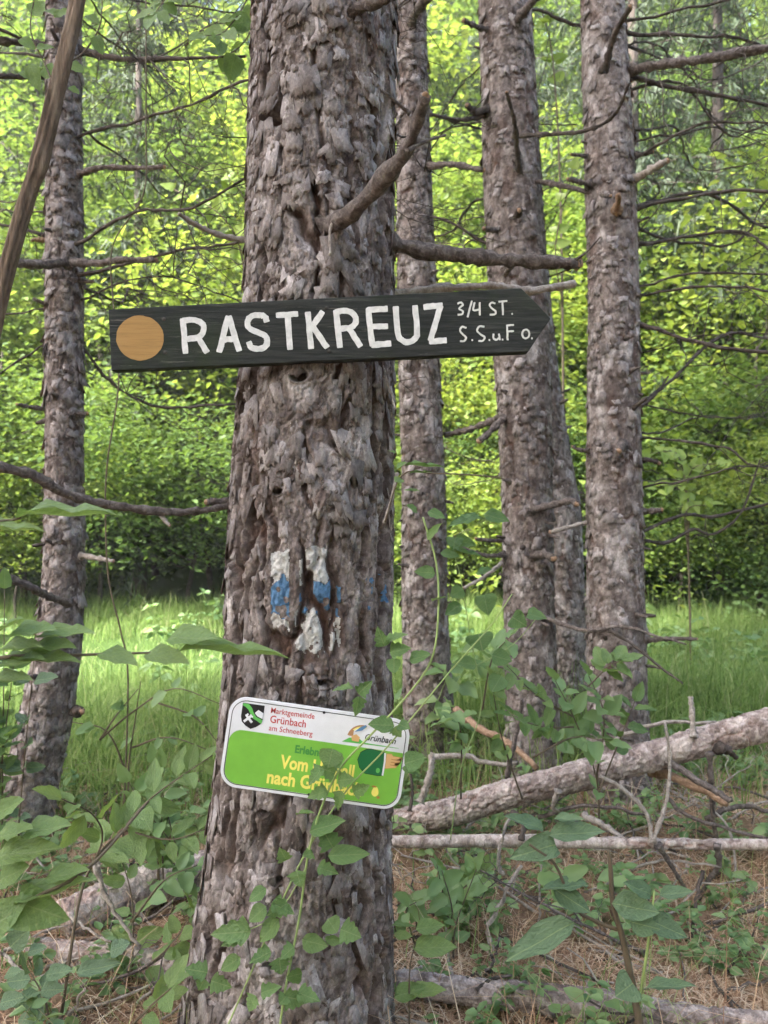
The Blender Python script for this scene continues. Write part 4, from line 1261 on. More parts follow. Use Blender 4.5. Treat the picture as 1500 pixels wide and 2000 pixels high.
# sticks and fallen twigs lying on the needle litter: (pixels, depth0, depth1, width, wood)
STICKS = [
    ([(890, 1385), (930, 1420), (990, 1450), (1050, 1500)], 2.9, 2.6, 16, 'broken'),
    ([(990, 1520), (1000, 1470), (1015, 1400), (1020, 1365)], 2.55, 2.5, 11, 'dead'),
    ([(840, 1480), (900, 1476), (960, 1490), (1010, 1492)], 2.75, 2.7, 12, 'pale'),
    ([(1170, 1460), (1230, 1430), (1300, 1410), (1400, 1412)], 2.7, 2.6, 9, 'pale'),
    ([(1290, 1480), (1340, 1510), (1390, 1540), (1430, 1565)], 2.38, 2.2, 15, 'dead'),
    ([(1270, 1505), (1320, 1520), (1380, 1545), (1420, 1570)], 2.45, 2.3, 20, 'broken'),
    ([(1140, 1590), (1180, 1612), (1220, 1640)], 2.3, 2.15, 13, 'pale'),
    ([(1050, 1600), (1140, 1575), (1260, 1590)], 2.4, 2.3, 8, 'dead'),
    ([(985, 1710), (975, 1690), (980, 1640), (995, 1600)], 1.95, 1.95, 9, 'pale'),
    ([(960, 1860), (955, 1810), (985, 1750), (1018, 1690)], 1.85, 1.9, 11, 'pale'),
    ([(950, 1905), (965, 1870), (975, 1830)], 1.75, 1.75, 8, 'dead'),
    ([(1050, 1815), (1053, 1760), (1058, 1690)], 1.95, 1.95, 5, 'pale'),
    ([(1055, 1860), (1110, 1900), (1160, 1965)], 1.85, 1.75, 5, 'pale'),
    ([(775, 1920), (800, 1905), (822, 1890)], 1.8, 1.8, 15, 'pale'),
    ([(880, 1920), (930, 1905), (1000, 1895)], 1.75, 1.8, 6, 'dead'),
    ([(185, 1690), (205, 1750), (240, 1800), (275, 1850)], 1.7, 1.65, 9, 'pale'),
    ([(140, 1790), (180, 1820), (215, 1840)], 1.75, 1.7, 6, 'pale'),
    ([(0, 1980), (80, 1985), (170, 1990)], 1.62, 1.6, 8, 'dead'),
    ([(130, 2000), (150, 1960), (165, 1930)], 1.55, 1.5, 7, 'pale'),
    ([(0, 1860), (30, 1885), (70, 1930)], 1.7, 1.65, 8, 'pale'),
    ([(170, 1880), (200, 1870), (240, 1855)], 1.75, 1.75, 6, 'pale'),
    ([(270, 1960), (300, 1930), (330, 1900)], 1.65, 1.65, 6, 'pale'),
    ([(1340, 1800), (1380, 1830), (1440, 1850)], 1.98, 1.95, 6, 'pale'),
    ([(1400, 1950), (1440, 1930), (1500, 1915)], 1.72, 1.75, 9, 'dead'),
    ([(1300, 1560), (1360, 1600), (1500, 1640)], 2.4, 2.25, 9, 'dead'),
    ([(1380, 1600), (1440, 1575), (1520, 1590)], 2.4, 2.4, 12, 'dead'),
    ([(1110, 1440), (1150, 1420), (1240, 1450)], 2.75, 2.7, 7, 'dead'),
    ([(1230, 1700), (1290, 1680), (1400, 1690)], 2.15, 2.1, 6, 'pale'),
    ([(1370, 1700), (1360, 1760), (1350, 1850)], 2.05, 1.95, 8, 'twig'),
    ([(1160, 1900), (1200, 1870), (1230, 1850)], 1.85, 1.85, 6, 'twig'),
]
PLACE = ['behind the thick fallen trunk', 'under the thick fallen trunk', 'between the pole and the half-buried log', 'around the foot of the signed pine']
WOOD = {'broken': 'orange-brown', 'dead': 'grey-brown', 'pale': 'pale bare', 'twig': 'dark'}
for pl_, d0, d1, w, mt in STICKS:
    n = len(pl_)
    pts = smoothpath([P(x, y, dd) for (x, y), dd in zip(pl_, np.linspace(d0, d1, n))], 5)
    pts += rng.standard_normal(pts.shape) * 0.0025
    for k in range(len(pts)):
        pts[k, 2] = max(pts[k, 2], gz(pts[k, 0], pts[k, 1]) + w / 2 / F * d0)
    mb = MB(); r0 = w / 2 / F * d0
    mb.tube(pts, np.linspace(r0 * 1.05, r0 * 0.65, len(pts)), 7, True, 0.07)
    where = PLACE[0] if d0 > 2.52 else PLACE[1] if d0 > 2.1 else PLACE[2] if pl_[0][0] > 765 else PLACE[3]
    tag(mb.obj('fallen_stick', M[mt]), f'{WOOD[mt]} dead stick lying {where}', 'stick', f'sticks {where}')
for i in range(280):                                     # lesser twigs strewn about
    y = rng.uniform(1.5, 3.4); x = rng.uniform(-0.56, 0.56) * y
    if abs(x + 0.18) < 0.28 and 1.3 < y < 1.85: continue
    az = rng.uniform(0, math.pi); L = rng.uniform(0.10, 0.45)
    p0 = np.array([x, y, gz(x, y) + 0.008]); p1 = p0 + np.array([math.cos(az), math.sin(az) * 0.7, rng.uniform(0, 0.22)]) * L
    p1[2] = max(p1[2], gz(p1[0], p1[1]) + 0.006)
    mb = MB(); mb.tube(wob(p0, p1, 7, 0.08), np.linspace(0.0042, 0.0018, 7) * rng.uniform(0.6, 1.4), 5, True)
    mt = random.choice(['pale', 'pale', 'dead', 'twig'])
    where = 'on the needle litter' if x > 0 else 'among the shrubs'
    tag(mb.obj('fallen_twig', M[mt]), f'thin {WOOD[mt]} twig strewn {where}', 'twig', f'{WOOD[mt]} twigs strewn {where}')


for i, (px_, py_, az_, L_) in enumerate(((1180, 1620, 0.3, 0.5), (1320, 1640, 2.6, 0.55), (1420, 1600, 0.2, 0.45), (980, 1600, 0.5, 0.4), (1060, 1780, 2.8, 0.4), (1380, 1780, 0.4, 0.45), (880, 1640, 0.8, 0.35), (1260, 1850, 3.0, 0.4), (1440, 1700, 1.8, 0.4), (140, 1850, 0.5, 0.4), (300, 1800, 2.4, 0.35), (60, 1930, 0.2, 0.4))):
    d_ = rest(py_, 0.02); p0 = P(px_, py_, d_)
    p0.z = gz(p0.x, p0.y) + 0.01
    p0 = np.array(p0); p1 = p0 + np.array([math.cos(az_) * L_, math.sin(az_) * 0.4 * L_, rng.uniform(0.05, 0.22)])
    zone = ['beside the bare pole', 'under the thick fallen trunk', 'beside the half-buried log', 'near the broken log'][3 if px_ < 500 else 0 if py_ < 1660 and px_ < 1250 else 1 if py_ < 1720 else 2]
    rt = thing('dry_branch', Vector(p0), f'dry branching {"grey" if i % 2 else "pale"} twig tangle lying {zone}', 'branch', 'dry twig tangles ' + zone)
    branch(rt, [p0, (p0 + p1) / 2 + rng.standard_normal(3) * 0.03, p1], 0.005, 0.002, 'dead' if i % 2 else 'pale', 7, 0.16, 0.0017, 'twig_fork', broken=False, k=6, wobble=0.02)

# ---------------------------------------------------------------- the leaning liana at the edge
lr = thing('liana', P(-60, 900, 1.45), 'bare brown liana stem leaning in front of the slender curved pine', 'liana')
lp = smoothpath([P(-90, 1000, 1.45), P(-40, 780, 1.45), P(5, 560, 1.45), P(48, 400, 1.45), P(75, 320, 1.45), P(105, 200, 1.45), P(138, 70, 1.45), P(160, -40, 1.45), P(190, -200, 1.45)], 12)
nL = len(lp); kk = 40
th = np.linspace(0, 2 * math.pi, kk, endpoint=False)
tg = np.gradient(lp, axis=0); tg /= np.linalg.norm(tg, axis=1)[:, None]
a = np.cross(tg, [0, 1, 0]); a /= np.linalg.norm(a, axis=1)[:, None]; b2 = np.cross(tg, a)
tt = np.linspace(0, 1, nL)
rad = np.interp(tt, [0, 0.45, 0.5, 0.55, 1], [0.0135, 0.0140, 0.0165, 0.0140, 0.0125])[:, None] * (1 + 0.10 * np.sin(th * 3 + tt[:, None] * 9)) + 0.0012 * fnoise((nL, kk), 5, 0.7)
v = lp[:, None] + rad[..., None] * (np.cos(th)[None, :, None] * a[:, None] + np.sin(th)[None, :, None] * b2[:, None])
i = np.arange(nL - 1)[:, None] * kk; j = np.arange(kk)[None]; j2 = (j + 1) % kk
link('woody_stem', mesh('woody_stem', v.reshape(-1, 3), np.stack([i + j, i + j2, i + kk + j2, i + kk + j], -1).reshape(-1, 4), M['liana']), lr)
for a_, b_, w, f_ in [((62, 30), (85, 0), 36, 10), ((105, 35), (140, 15), 24, 30), ((40, 75), (68, 95), 26, 20), ((70, 95), (105, 90), 20, 35), ((60, 125), (75, 175), 30, 10), ((90, 155), (100, 120), 26, 10),
                     ((135, 125), (165, 140), 26, 20), ((135, 170), (155, 182), 18, 40), ((185, 70), (200, 105), 24, 15), ((90, 20), (120, 30), 30, 40), ((40, 140), (62, 155), 22, 40), ((170, 30), (195, 45), 26, 40)]:
    pleaf(lr, a_, b_, w, 1.5, f_, 'near', 'broad')
stem(lr, [P(110, 180, 1.46), P(90, 130, 1.5), P(60, 60, 1.5), P(70, -20, 1.5)], 0.002, 0.001)
stem(lr, [P(122, 130, 1.46), P(165, 100, 1.5), P(195, 50, 1.5), P(200, -10, 1.5)], 0.002, 0.001)
# thin hanging tendril
vr = thing('hanging_tendril', P(235, 1640, 2.3), 'thin brown tendril hanging down beside the slender curved pine', 'vine')
stem(vr, [P(285, -10, 2.3), P(285, 250, 2.3), P(280, 380, 2.3), P(220, 480, 2.3), P(222, 600, 2.3), P(232, 745, 2.3), P(210, 900, 2.3), P(206, 1000, 2.3), P(212, 1130, 2.3), P(235, 1230, 2.3), P(250, 1330, 2.3), P(240, 1640, 2.3)], 0.0022, 0.0028, 'stem')

# ---------------------------------------------------------------- shrubs and climbers in front
s1 = thing('shrub', P(-160, 2000, 1.02), 'large-leaved shrub reaching its long pointed leaves across the curved pine', 'shrub', 'large-leaved shrubs')
stem(s1, [P(-160, 2000, 1.02), P(-120, 1600, 1.02), P(-60, 1320, 1.02), P(0, 1285, 1.0), P(160, 1279, 1.0), P(350, 1273, 1.0)], 0.005, 0.0015)
stem(s1, [P(-120, 1600, 1.02), P(-80, 1200, 1.0), P(-40, 1040, 1.0), P(40, 1012, 1.0)], 0.004, 0.0015)
for a_, b_, w, f_ in [((30, 1012), (230, 984), 62, 80), ((-40, 1036), (85, 1023), 42, 80), ((16, 1242), (106, 1220), 60, 70), ((72, 1246), (182, 1224), 52, 74), ((0, 1268), (80, 1254), 50, 70), ((62, 1264), (146, 1256), 50, 70),
                     ((-10, 1305), (84, 1276), 60, 65), ((20, 1288), (158, 1280), 46, 78), ((328, 1248), (422, 1238), 60, 68), ((350, 1272), (566, 1262), 46, 82), ((196, 1276), (268, 1292), 50, 65), ((284, 1278), (368, 1288), 52, 60),
                     ((0, 1235), (40, 1200), 40, 60), ((-20, 1330), (60, 1318), 46, 60)]:
    pleaf(s1, a_, b_, w, 1.0, f_, 'near', 'ovate', 0.03, 0.12)
s2 = thing('shrub', P(-60, 2050, 1.15), 'low shrub with big heart-shaped leaves beside the broken log', 'shrub', 'large-leaved shrubs')
stem(s2, [P(-60, 2060, 1.15), P(-20, 1850, 1.15), P(40, 1768, 1.15), P(165, 1702, 1.15), P(290, 1565, 1.25)], 0.005, 0.002)
for a_, b_, w, f_, sh in [((28, 1768), (175, 1704), 56, 60, 'ovate'), ((34, 1760), (126, 1800), 84, 25, 'heart'), ((-20, 1820), (44, 1752), 76, 40, 'heart'), ((88, 1718), (170, 1692), 44, 68, 'ovate'), ((48, 1628), (134, 1604), 54, 68, 'broad'),
                         ((-10, 1676), (114, 1648), 60, 66, 'ovate'), ((-10, 1640), (60, 1610), 50, 60, 'broad'), ((0, 1720), (50, 1690), 50, 40, 'broad'), ((-5, 1590), (40, 1560), 40, 50, 'broad')]:
    pleaf(s2, a_, b_, w, 1.15, f_, 'near', sh, 0.02, 0.12)
for i, (a_, b_, w) in enumerate([((20, 1850), (55, 1815), 44), ((55, 1860), (90, 1848), 26), ((90, 1905), (140, 1892), 34), ((150, 1900), (235, 1878), 30), ((80, 1935), (125, 1930), 30), ((0, 1960), (45, 1945), 34), ((215, 1860), (252, 1840), 36), ((10, 1905), (40, 1895), 30)]):
    pleaf(s2, a_, b_, w, 1.35, 50, 'blue', 'broad')
s3 = thing('shrub', P(180, 2010, 1.5), 'arching shrub spray rising towards the printed plate', 'shrub', 'arching shrubs')
spray(s3, [P(120, 1980, 1.55), P(165, 1720, 1.6), P(240, 1620, 1.65), P(300, 1555, 1.65), P(415, 1475, 1.65)], 12, 0.072, 'near', 'ovate', 0.0035, 0.0012, face=72, t0=0.35, asp=0.5)
spray(s3, [P(165, 1720, 1.6), P(200, 1640, 1.6), P(180, 1590, 1.55), P(120, 1560, 1.5)], 5, 0.065, 'near', 'ovate', 0.0025, 0.001, face=70, asp=0.5)
spray(s3, [P(240, 1620, 1.65), P(330, 1640, 1.6), P(400, 1620, 1.6)], 5, 0.062, 'near', 'ovate', 0.0022, 0.001, face=70, asp=0.5)
s4 = thing('shrub', P(250, 2040, 1.7), 'brown-stemmed low shrub in front of the broken log', 'shrub', 'low undergrowth shrubs')
for st_, n, mt in (([P(250, 2040, 1.7), P(258, 1900, 1.75), P(258, 1760, 1.8), P(235, 1670, 1.8)], 4, 'near'), ([P(258, 1800, 1.78), P(320, 1720, 1.75), P(385, 1690, 1.75)], 4, 'seed'), ([P(258, 1900, 1.75), P(320, 1860, 1.7), P(390, 1770, 1.72)], 5, 'near'),
                   ([P(250, 2010, 1.5), P(300, 1960, 1.48), P(340, 1925, 1.45)], 3, 'near'), ([P(100, 2040, 1.5), P(90, 1960, 1.5), P(60, 1900, 1.5)], 4, 'blue')):
    spray(s4, st_, n, 0.055, mt, 'broad', 0.003, 0.001, face=65, t0=0.3, asp=0.6)
s5 = thing('shrub', P(1262, 2060, 1.42), 'dark-stemmed seedling shrub with dusty blue-green leaves, beside the half-buried log', 'shrub', 'large-leaved shrubs')
stem(s5, [P(1262, 2070, 1.42), P(1240, 1950, 1.42), P(1218, 1840, 1.42), P(1198, 1770, 1.42), P(1192, 1690, 1.42), P(1188, 1660, 1.42)], 0.008, 0.003)
stem(s5, [P(1205, 1815, 1.42), P(1165, 1800, 1.42), P(1120, 1770, 1.40), P(1085, 1690, 1.38), P(1035, 1650, 1.36)], 0.004, 0.002)
stem(s5, [P(1248, 1960, 1.42), P(1265, 1850, 1.40), P(1278, 1740, 1.38)], 0.0035, 0.0018, 'gstem')
for a_, b_, w, f_, sh in [((1195, 1765), (1290, 1780), 54, 50, 'ovate'), ((1272, 1800), (1346, 1828), 46, 45, 'heart'), ((1288, 1748), (1354, 1738), 30, 70, 'ovate'), ((1272, 1748), (1222, 1722), 34, 50, 'ovate'), ((1122, 1802), (985, 1872), 56, 58, 'ovate'),
                         ((1150, 1730), (1058, 1728), 40, 62, 'ovate'), ((1080, 1735), (1156, 1782), 44, 35, 'ovate'), ((1085, 1650), (998, 1672), 52, 45, 'heart'), ((1072, 1632), (1182, 1618), 46, 65, 'ovate'), ((1062, 1622), (990, 1588), 36, 60, 'ovate'),
                         ((1082, 1600), (1142, 1596), 24, 74, 'ovate'), ((1236, 1920), (1205, 1945), 60, 20, 'heart'), ((1262, 1930), (1360, 1918), 30, 76, 'ovate'), ((1230, 1800), (1290, 1815), 44, 40, 'ovate')]:
    pleaf(s5, a_, b_, w, 1.39, f_, 'blue', sh, 0.02, 0.12)
pleaf(s5, (1050, 1722), (1092, 1708), 30, 1.4, 45, 'seed', 'broad'); pleaf(s5, (1100, 1712), (1150, 1695), 30, 1.4, 60, 'seed', 'broad')
s6 = thing('shrub', P(1000, 1640, 2.25), 'leafy green shrub growing between the fallen trunk and the paired pines', 'shrub', 'leafy shrubs by the pines')
for st_ in ([P(1170, 1640, 2.3), P(1165, 1520, 2.2), P(1120, 1400, 2.15), P(1085, 1330, 2.1)], [P(1165, 1520, 2.2), P(1180, 1400, 2.15), P(1150, 1320, 2.1)], [P(1165, 1560, 2.2), P(1220, 1420, 2.2), P(1240, 1370, 2.2)],
            [P(900, 1560, 2.3), P(900, 1430, 2.2), P(880, 1380, 2.1)], [P(1020, 1560, 2.3), P(980, 1440, 2.2), P(960, 1330, 2.1)], [P(1120, 1400, 2.15), P(1050, 1360, 2.1), P(990, 1300, 2.05)], [P(1120, 1420, 2.15), P(1060, 1420, 2.1), P(1000, 1400, 2.05)],
            [P(940, 1400, 2.2), P(960, 1290, 2.1), P(1000, 1240, 2.05)], [P(1150, 1340, 2.1), P(1190, 1300, 2.1), P(1215, 1290, 2.1)], [P(1040, 1480, 2.2), P(1120, 1440, 2.15), P(1190, 1450, 2.1)]):
    spray(s6, st_, 6, 0.062, random.choice(['near', 'seed', 'vine']), random.choice(['ovate', 'broad']), 0.003, 0.001, face=66, t0=0.3, asp=0.55)
s7 = thing('shrub', P(900, 1900, 1.9), 'low clump of soft oval leaves under the bare pole', 'shrub', 'low undergrowth shrubs')
for k in range(9):
    x = rng.uniform(790, 960); d = rng.uniform(1.85, 2.05)
    y0 = 1000 + F * CAM_H / d
    spray(s7, [P(x, y0, d), P(x + rng.uniform(-20, 20), y0 - 70, d), P(x + rng.uniform(-50, 50), rng.uniform(1670, 1790), d - 0.05)], 4, 0.05, random.choice(['near', 'seed']), 'broad', 0.0025, 0.001, face=60, t0=0.35, asp=0.62)
s8 = thing('shrub', P(840, 2060, 1.5), 'pale-leaved sprig beside the foot of the signed pine', 'shrub', 'low undergrowth shrubs')
stem(s8, [P(800, 2060, 1.5), P(800, 1900, 1.5), P(812, 1840, 1.5)], 0.002, 0.001)
for a_, b_, w, f_ in [((812, 1815), (868, 1804), 34, 66), ((806, 1852), (894, 1846), 44, 66), ((770, 1828), (806, 1826), 24, 70), ((765, 1808), (812, 1806), 14, 75), ((770, 1948), (830, 1925), 40, 62), ((800, 1940), (872, 1928), 36, 66)]:
    pleaf(s8, a_, b_, w, 1.5, f_, 'near', 'ovate')

s9 = thing('shrub', P(-30, 1740, 2.2), 'dark leafy shrub crowding the foot of the slender curved pine', 'shrub', 'leafy shrubs by the pines')
for k in range(9):
    x0 = rng.uniform(-60, 60); x1 = x0 + rng.uniform(-30, 60)
    spray(s9, [P(x0, 1740, 2.25), P((x0 + x1) / 2, 1500, 2.2), P(x1, rng.uniform(1150, 1450), 2.15)], 7, 0.06, random.choice(['near', 'vine', 'blue']), random.choice(['broad', 'ovate', 'heart']), 0.003, 0.001, face=60, t0=0.25, asp=0.6)
s10 = thing('dry_shrub', P(262, 1700, 2.35), 'nearly bare branching twig bush in front of the bright grass', 'shrub')
for st_ in ([P(262, 1700, 2.35), P(250, 1520, 2.35), P(265, 1400, 2.35), P(275, 1330, 2.3)], [P(250, 1520, 2.35), P(210, 1430, 2.3), P(140, 1410, 2.3)], [P(200, 1440, 2.3), P(260, 1390, 2.3), P(340, 1345, 2.25), P(430, 1375, 2.2)],
            [P(258, 1460, 2.35), P(330, 1440, 2.3), P(420, 1470, 2.3)], [P(195, 1445, 2.3), P(225, 1400, 2.3), P(270, 1345, 2.3)], [P(300, 1370, 2.28), P(380, 1400, 2.25), P(425, 1450, 2.2)]):
    p_ = stem(s10, st_, 0.0035, 0.0012, 'stem', 'twig')
    for q_ in range(3):
        i_ = int(rng.integers(4, len(p_) - 1)); l_ = 0.05 * rng.uniform(0.7, 1.3); dn_ = rng.standard_normal(3); dn_ /= np.linalg.norm(dn_)
        leaf(s10, p_[i_], p_[i_] + dn_ * l_, l_ * 0.6, nrm(55, 0.4), 'seed', 'broad')
s11 = thing('shrub', P(340, 1700, 2.1), 'bright yellow-green sprigs between the broken log and the signed pine', 'shrub', 'low undergrowth shrubs')
for k in range(6):
    x0 = rng.uniform(300, 400); x1 = rng.uniform(230, 430)
    spray(s11, [P(x0, 1770, 2.1), P((x0 + x1) / 2, 1640, 2.05), P(x1, rng.uniform(1490, 1600), 2.0)], 5, 0.058, 'seed', random.choice(['broad', 'ovate']), 0.0025, 0.001, face=62, t0=0.3, asp=0.58)

# climbing vine on the signed pine
vn = thing('climbing_vine', P(545, 2081, 1.36), 'toothed-leaved green vine climbing the signed pine and crossing the printed plate', 'vine')
def vp(l, d): return [P(x, y, d) for x, y in l]
stem(vn, vp([(540, 2060), (556, 1940), (585, 1790), (600, 1680), (625, 1585), (665, 1500), (720, 1440), (790, 1365), (842, 1290), (856, 1200), (852, 1100), (826, 1010)], 1.33), 0.0022, 0.0018, 'gstem')
stem(vn, vp([(420, 2060), (490, 1900), (560, 1740), (612, 1640), (680, 1540), (760, 1455), (880, 1310)], 1.335), 0.0018, 0.0014, 'gstem')
stem(vn, vp([(880, 1310), (960, 1220), (1000, 1160)], 1.335), 0.0014, 0.001, 'gstem')
stem(vn, vp([(600, 1690), (560, 1760), (520, 1800), (460, 1825)], 1.33), 0.0012, 0.0008, 'gstem')
VL = [((650, 1462), (640, 1500), 44, 25, 'broad'), ((632, 1500), (598, 1530), 30, 35, 'tooth'), ((655, 1510), (625, 1500), 30, 30, 'tooth'), ((660, 1525), (690, 1520), 28, 30, 'tooth'), ((668, 1545), (655, 1582), 26, 15, 'tooth'), ((690, 1548), (720, 1535), 24, 50, 'tooth'),
      ((640, 1545), (600, 1555), 26, 60, 'tooth'), ((650, 1490), (668, 1480), 30, 30, 'tooth'), ((700, 1360), (698, 1400), 26, 20, 'tooth'), ((700, 1355), (725, 1332), 24, 40, 'tooth'), ((690, 1345), (650, 1342), 20, 65, 'tooth'),
      ((770, 1418), (720, 1412), 34, 55, 'ovate'), ((778, 1415), (800, 1420), 26, 40, 'tooth'), ((770, 1420), (782, 1440), 22, 30, 'tooth'), ((790, 1492), (830, 1478), 36, 30, 'broad'), ((785, 1500), (822, 1508), 24, 55, 'ovate'),
      ((605, 1625), (672, 1598), 44, 50, 'ovate'), ((580, 1592), (612, 1580), 22, 55, 'tooth'), ((650, 1655), (630, 1620), 40, 25, 'tooth'), ((640, 1672), (722, 1666), 34, 60, 'ovate'), ((612, 1668), (592, 1668), 26, 40, 'tooth'), ((560, 1680), (545, 1660), 26, 30, 'tooth'),
      ((620, 1695), (660, 1702), 26, 50, 'tooth'), ((580, 1700), (585, 1735), 34, 25, 'tooth'), ((520, 1735), (485, 1760), 26, 40, 'ovate'), ((520, 1770), (485, 1800), 32, 40, 'ovate'), ((560, 1765), (520, 1790), 30, 50, 'tooth'), ((530, 1765), (575, 1780), 30, 45, 'tooth'),
      ((545, 1795), (505, 1840), 34, 35, 'ovate'), ((490, 1820), (410, 1822), 40, 50, 'tooth'), ((480, 1828), (430, 1842), 30, 60, 'tooth'), ((640, 1795), (658, 1822), 36, 20, 'broad'), ((665, 1815), (705, 1830), 38, 30, 'tooth'), ((635, 1832), (672, 1840), 22, 65, 'ovate'),
      ((590, 1835), (640, 1850), 34, 45, 'ovate'), ((575, 1850), (545, 1870), 28, 50, 'tooth'), ((530, 1860), (485, 1875), 30, 55, 'tooth'), ((545, 1870), (550, 1905), 34, 30, 'tooth'), ((470, 1870), (430, 1895), 28, 50, 'ovate'), ((405, 1900), (362, 1890), 30, 40, 'tooth'),
      ((400, 1912), (388, 1935), 26, 30, 'tooth'), ((412, 1915), (450, 1930), 30, 40, 'tooth'), ((500, 1945), (482, 1975), 30, 25, 'tooth'), ((510, 1940), (545, 1925), 24, 60, 'tooth'), ((560, 1945), (545, 1960), 28, 40, 'tooth'), ((555, 1945), (598, 1960), 34, 35, 'tooth'),
      ((590, 1900), (560, 1912), 40, 25, 'broad'), ((580, 1940), (625, 1950), 30, 50, 'tooth'),
      ((752, 1262), (735, 1228), 26, 40, 'tooth'), ((755, 1255), (792, 1232), 30, 55, 'tooth'), ((762, 1275), (800, 1262), 30, 55, 'tooth'), ((770, 1285), (768, 1315), 30, 25, 'broad'), ((800, 1290), (840, 1275), 30, 45, 'broad'),
      ((835, 1055), (860, 1020), 26, 30, 'ovate'), ((815, 1000), (795, 985), 26, 50, 'ovate'), ((835, 1000), (870, 1010), 24, 55, 'ovate'), ((820, 960), (790, 955), 26, 60, 'ovate'), ((850, 1120), (810, 1115), 26, 55, 'ovate'), ((845, 1175), (870, 1160), 24, 45, 'tooth'),
      ((790, 910), (870, 905), 24, 74, 'ovate'), ((800, 925), (845, 918), 20, 70, 'ovate'), ((784, 935), (772, 940), 22, 50, 'ovate'), ((760, 880), (772, 884), 16, 70, 'ovate'), ((775, 915), (792, 900), 22, 50, 'tooth')]
for a_, b_, w, f_, sh in VL:
    pleaf(vn, a_, b_, w * (1.35 if sh == 'tooth' else 1.1), 1.325, f_, 'vine', sh, 0.01, 0.35)
stem(vn, vp([(752, 1020), (785, 928), (850, 925), (930, 928), (985, 935)], 1.36), 0.0018, 0.001, 'stem')
v2 = thing('climbing_vine', P(900, 1640, 2.0), 'thin trailing vine of heart-shaped leaves between the signed pine and the paired pines', 'vine')
stem(v2, vp([(880, 1640), (900, 1500), (940, 1380), (920, 1250), (900, 1130), (890, 1060), (960, 1005)], 1.9), 0.0016, 0.001, 'gstem')
stem(v2, vp([(930, 1300), (1000, 1260), (1050, 1205)], 1.9), 0.0014, 0.001, 'gstem')
for a_, b_, w, f_, sh in [((940, 1010), (875, 1022), 36, 55, 'ovate'), ((945, 1005), (995, 1015), 34, 55, 'ovate'), ((890, 1050), (885, 1072), 36, 40, 'heart'), ((890, 1055), (930, 1062), 28, 50, 'heart'), ((880, 1075), (945, 1082), 28, 60, 'ovate'), ((860, 1080), (900, 1086), 22, 60, 'ovate'),
                         ((945, 1162), (955, 1200), 46, 20, 'heart'), ((935, 1238), (942, 1270), 56, 20, 'heart'), ((1000, 1205), (1028, 1222), 40, 35, 'heart'), ((1030, 1200), (1068, 1204), 34, 40, 'heart'), ((930, 1300), (890, 1290), 30, 50, 'ovate'), ((960, 1280), (1000, 1290), 36, 45, 'ovate'),
                         ((980, 1320), (960, 1350), 40, 35, 'broad'), ((905, 1150), (880, 1165), 30, 45, 'ovate'), ((930, 1120), (960, 1110), 30, 55, 'ovate'), ((900, 1180), (870, 1200), 28, 55, 'ovate')]:
    pleaf(v2, a_, b_, w, 1.88, f_, 'vine', sh, 0.02, 0.2)


sa = thing('sapling', P(470, 1330, 5.0), 'young maple with big bright yellow-green leaves behind the signed pine', 'tree', 'young yellow-leaved trees')
spray(sa, [P(520, 1330, 5.0), P(500, 900, 5.0), P(480, 550, 5.0), P(440, 430, 4.9), P(340, 370, 4.8)], 9, 0.09, 'yel', 'heart', 0.012, 0.003, face=25, t0=0.62, asp=0.85)
spray(sa, [P(480, 550, 5.0), P(500, 450, 4.9), P(460, 360, 4.9), P(420, 340, 4.8)], 6, 0.09, 'yel', 'heart', 0.008, 0.003, face=25, t0=0.4, asp=0.85)
sb_ = thing('sapling', P(1060, 1330, 5.2), 'young maple with bright yellow-green leaves behind the paired pines', 'tree', 'young yellow-leaved trees')
spray(sb_, [P(1090, 1330, 5.2), P(1100, 900, 5.2), P(1095, 400, 5.2), P(1080, 120, 5.1), P(1055, 10, 5.0)], 8, 0.09, 'yel', 'heart', 0.012, 0.003, face=25, t0=0.72, asp=0.85)
spray(sb_, [P(1100, 600, 5.2), P(1085, 480, 5.1), P(1120, 330, 5.0)], 6, 0.08, 'yel', 'heart', 0.007, 0.003, face=30, t0=0.3, asp=0.85)
sc_ = thing('sapling', P(1330, 1320, 5.2), 'young yellow-leaved sapling standing in the grass beside the straight pine', 'tree', 'young yellow-leaved trees')
for e_ in ([P(1330, 900, 5.1), P(1270, 885, 5.0)], [P(1340, 960, 5.1), P(1280, 950, 5.0)], [P(1345, 930, 5.1), P(1400, 905, 5.0)], [P(1340, 1000, 5.1), P(1390, 985, 5.0)]):
    spray(sc_, [P(1350, 1320, 5.2), P(1345, 1100, 5.2)] + e_, 5, 0.08, 'yel', 'heart', 0.007, 0.002, face=40, t0=0.6, asp=0.8)
hb = thing('hazel_branch', P(420, -120, 2.0), 'leafy hazel branch hanging down beside the top of the signed pine', 'branch')
for e_ in ([P(520, -160, 2.05), P(490, -20, 2.0), P(440, 60, 1.95), P(400, 70, 1.9)], [P(520, -160, 2.05), P(500, 20, 2.0), P(470, 90, 1.95), P(410, 120, 1.95)], [P(350, -120, 2.0), P(330, -20, 2.0), P(300, 30, 1.95)]):
    spray(hb, e_, 5, 0.055, 'near', 'broad', 0.003, 0.001, face=35, t0=0.4, asp=0.75)

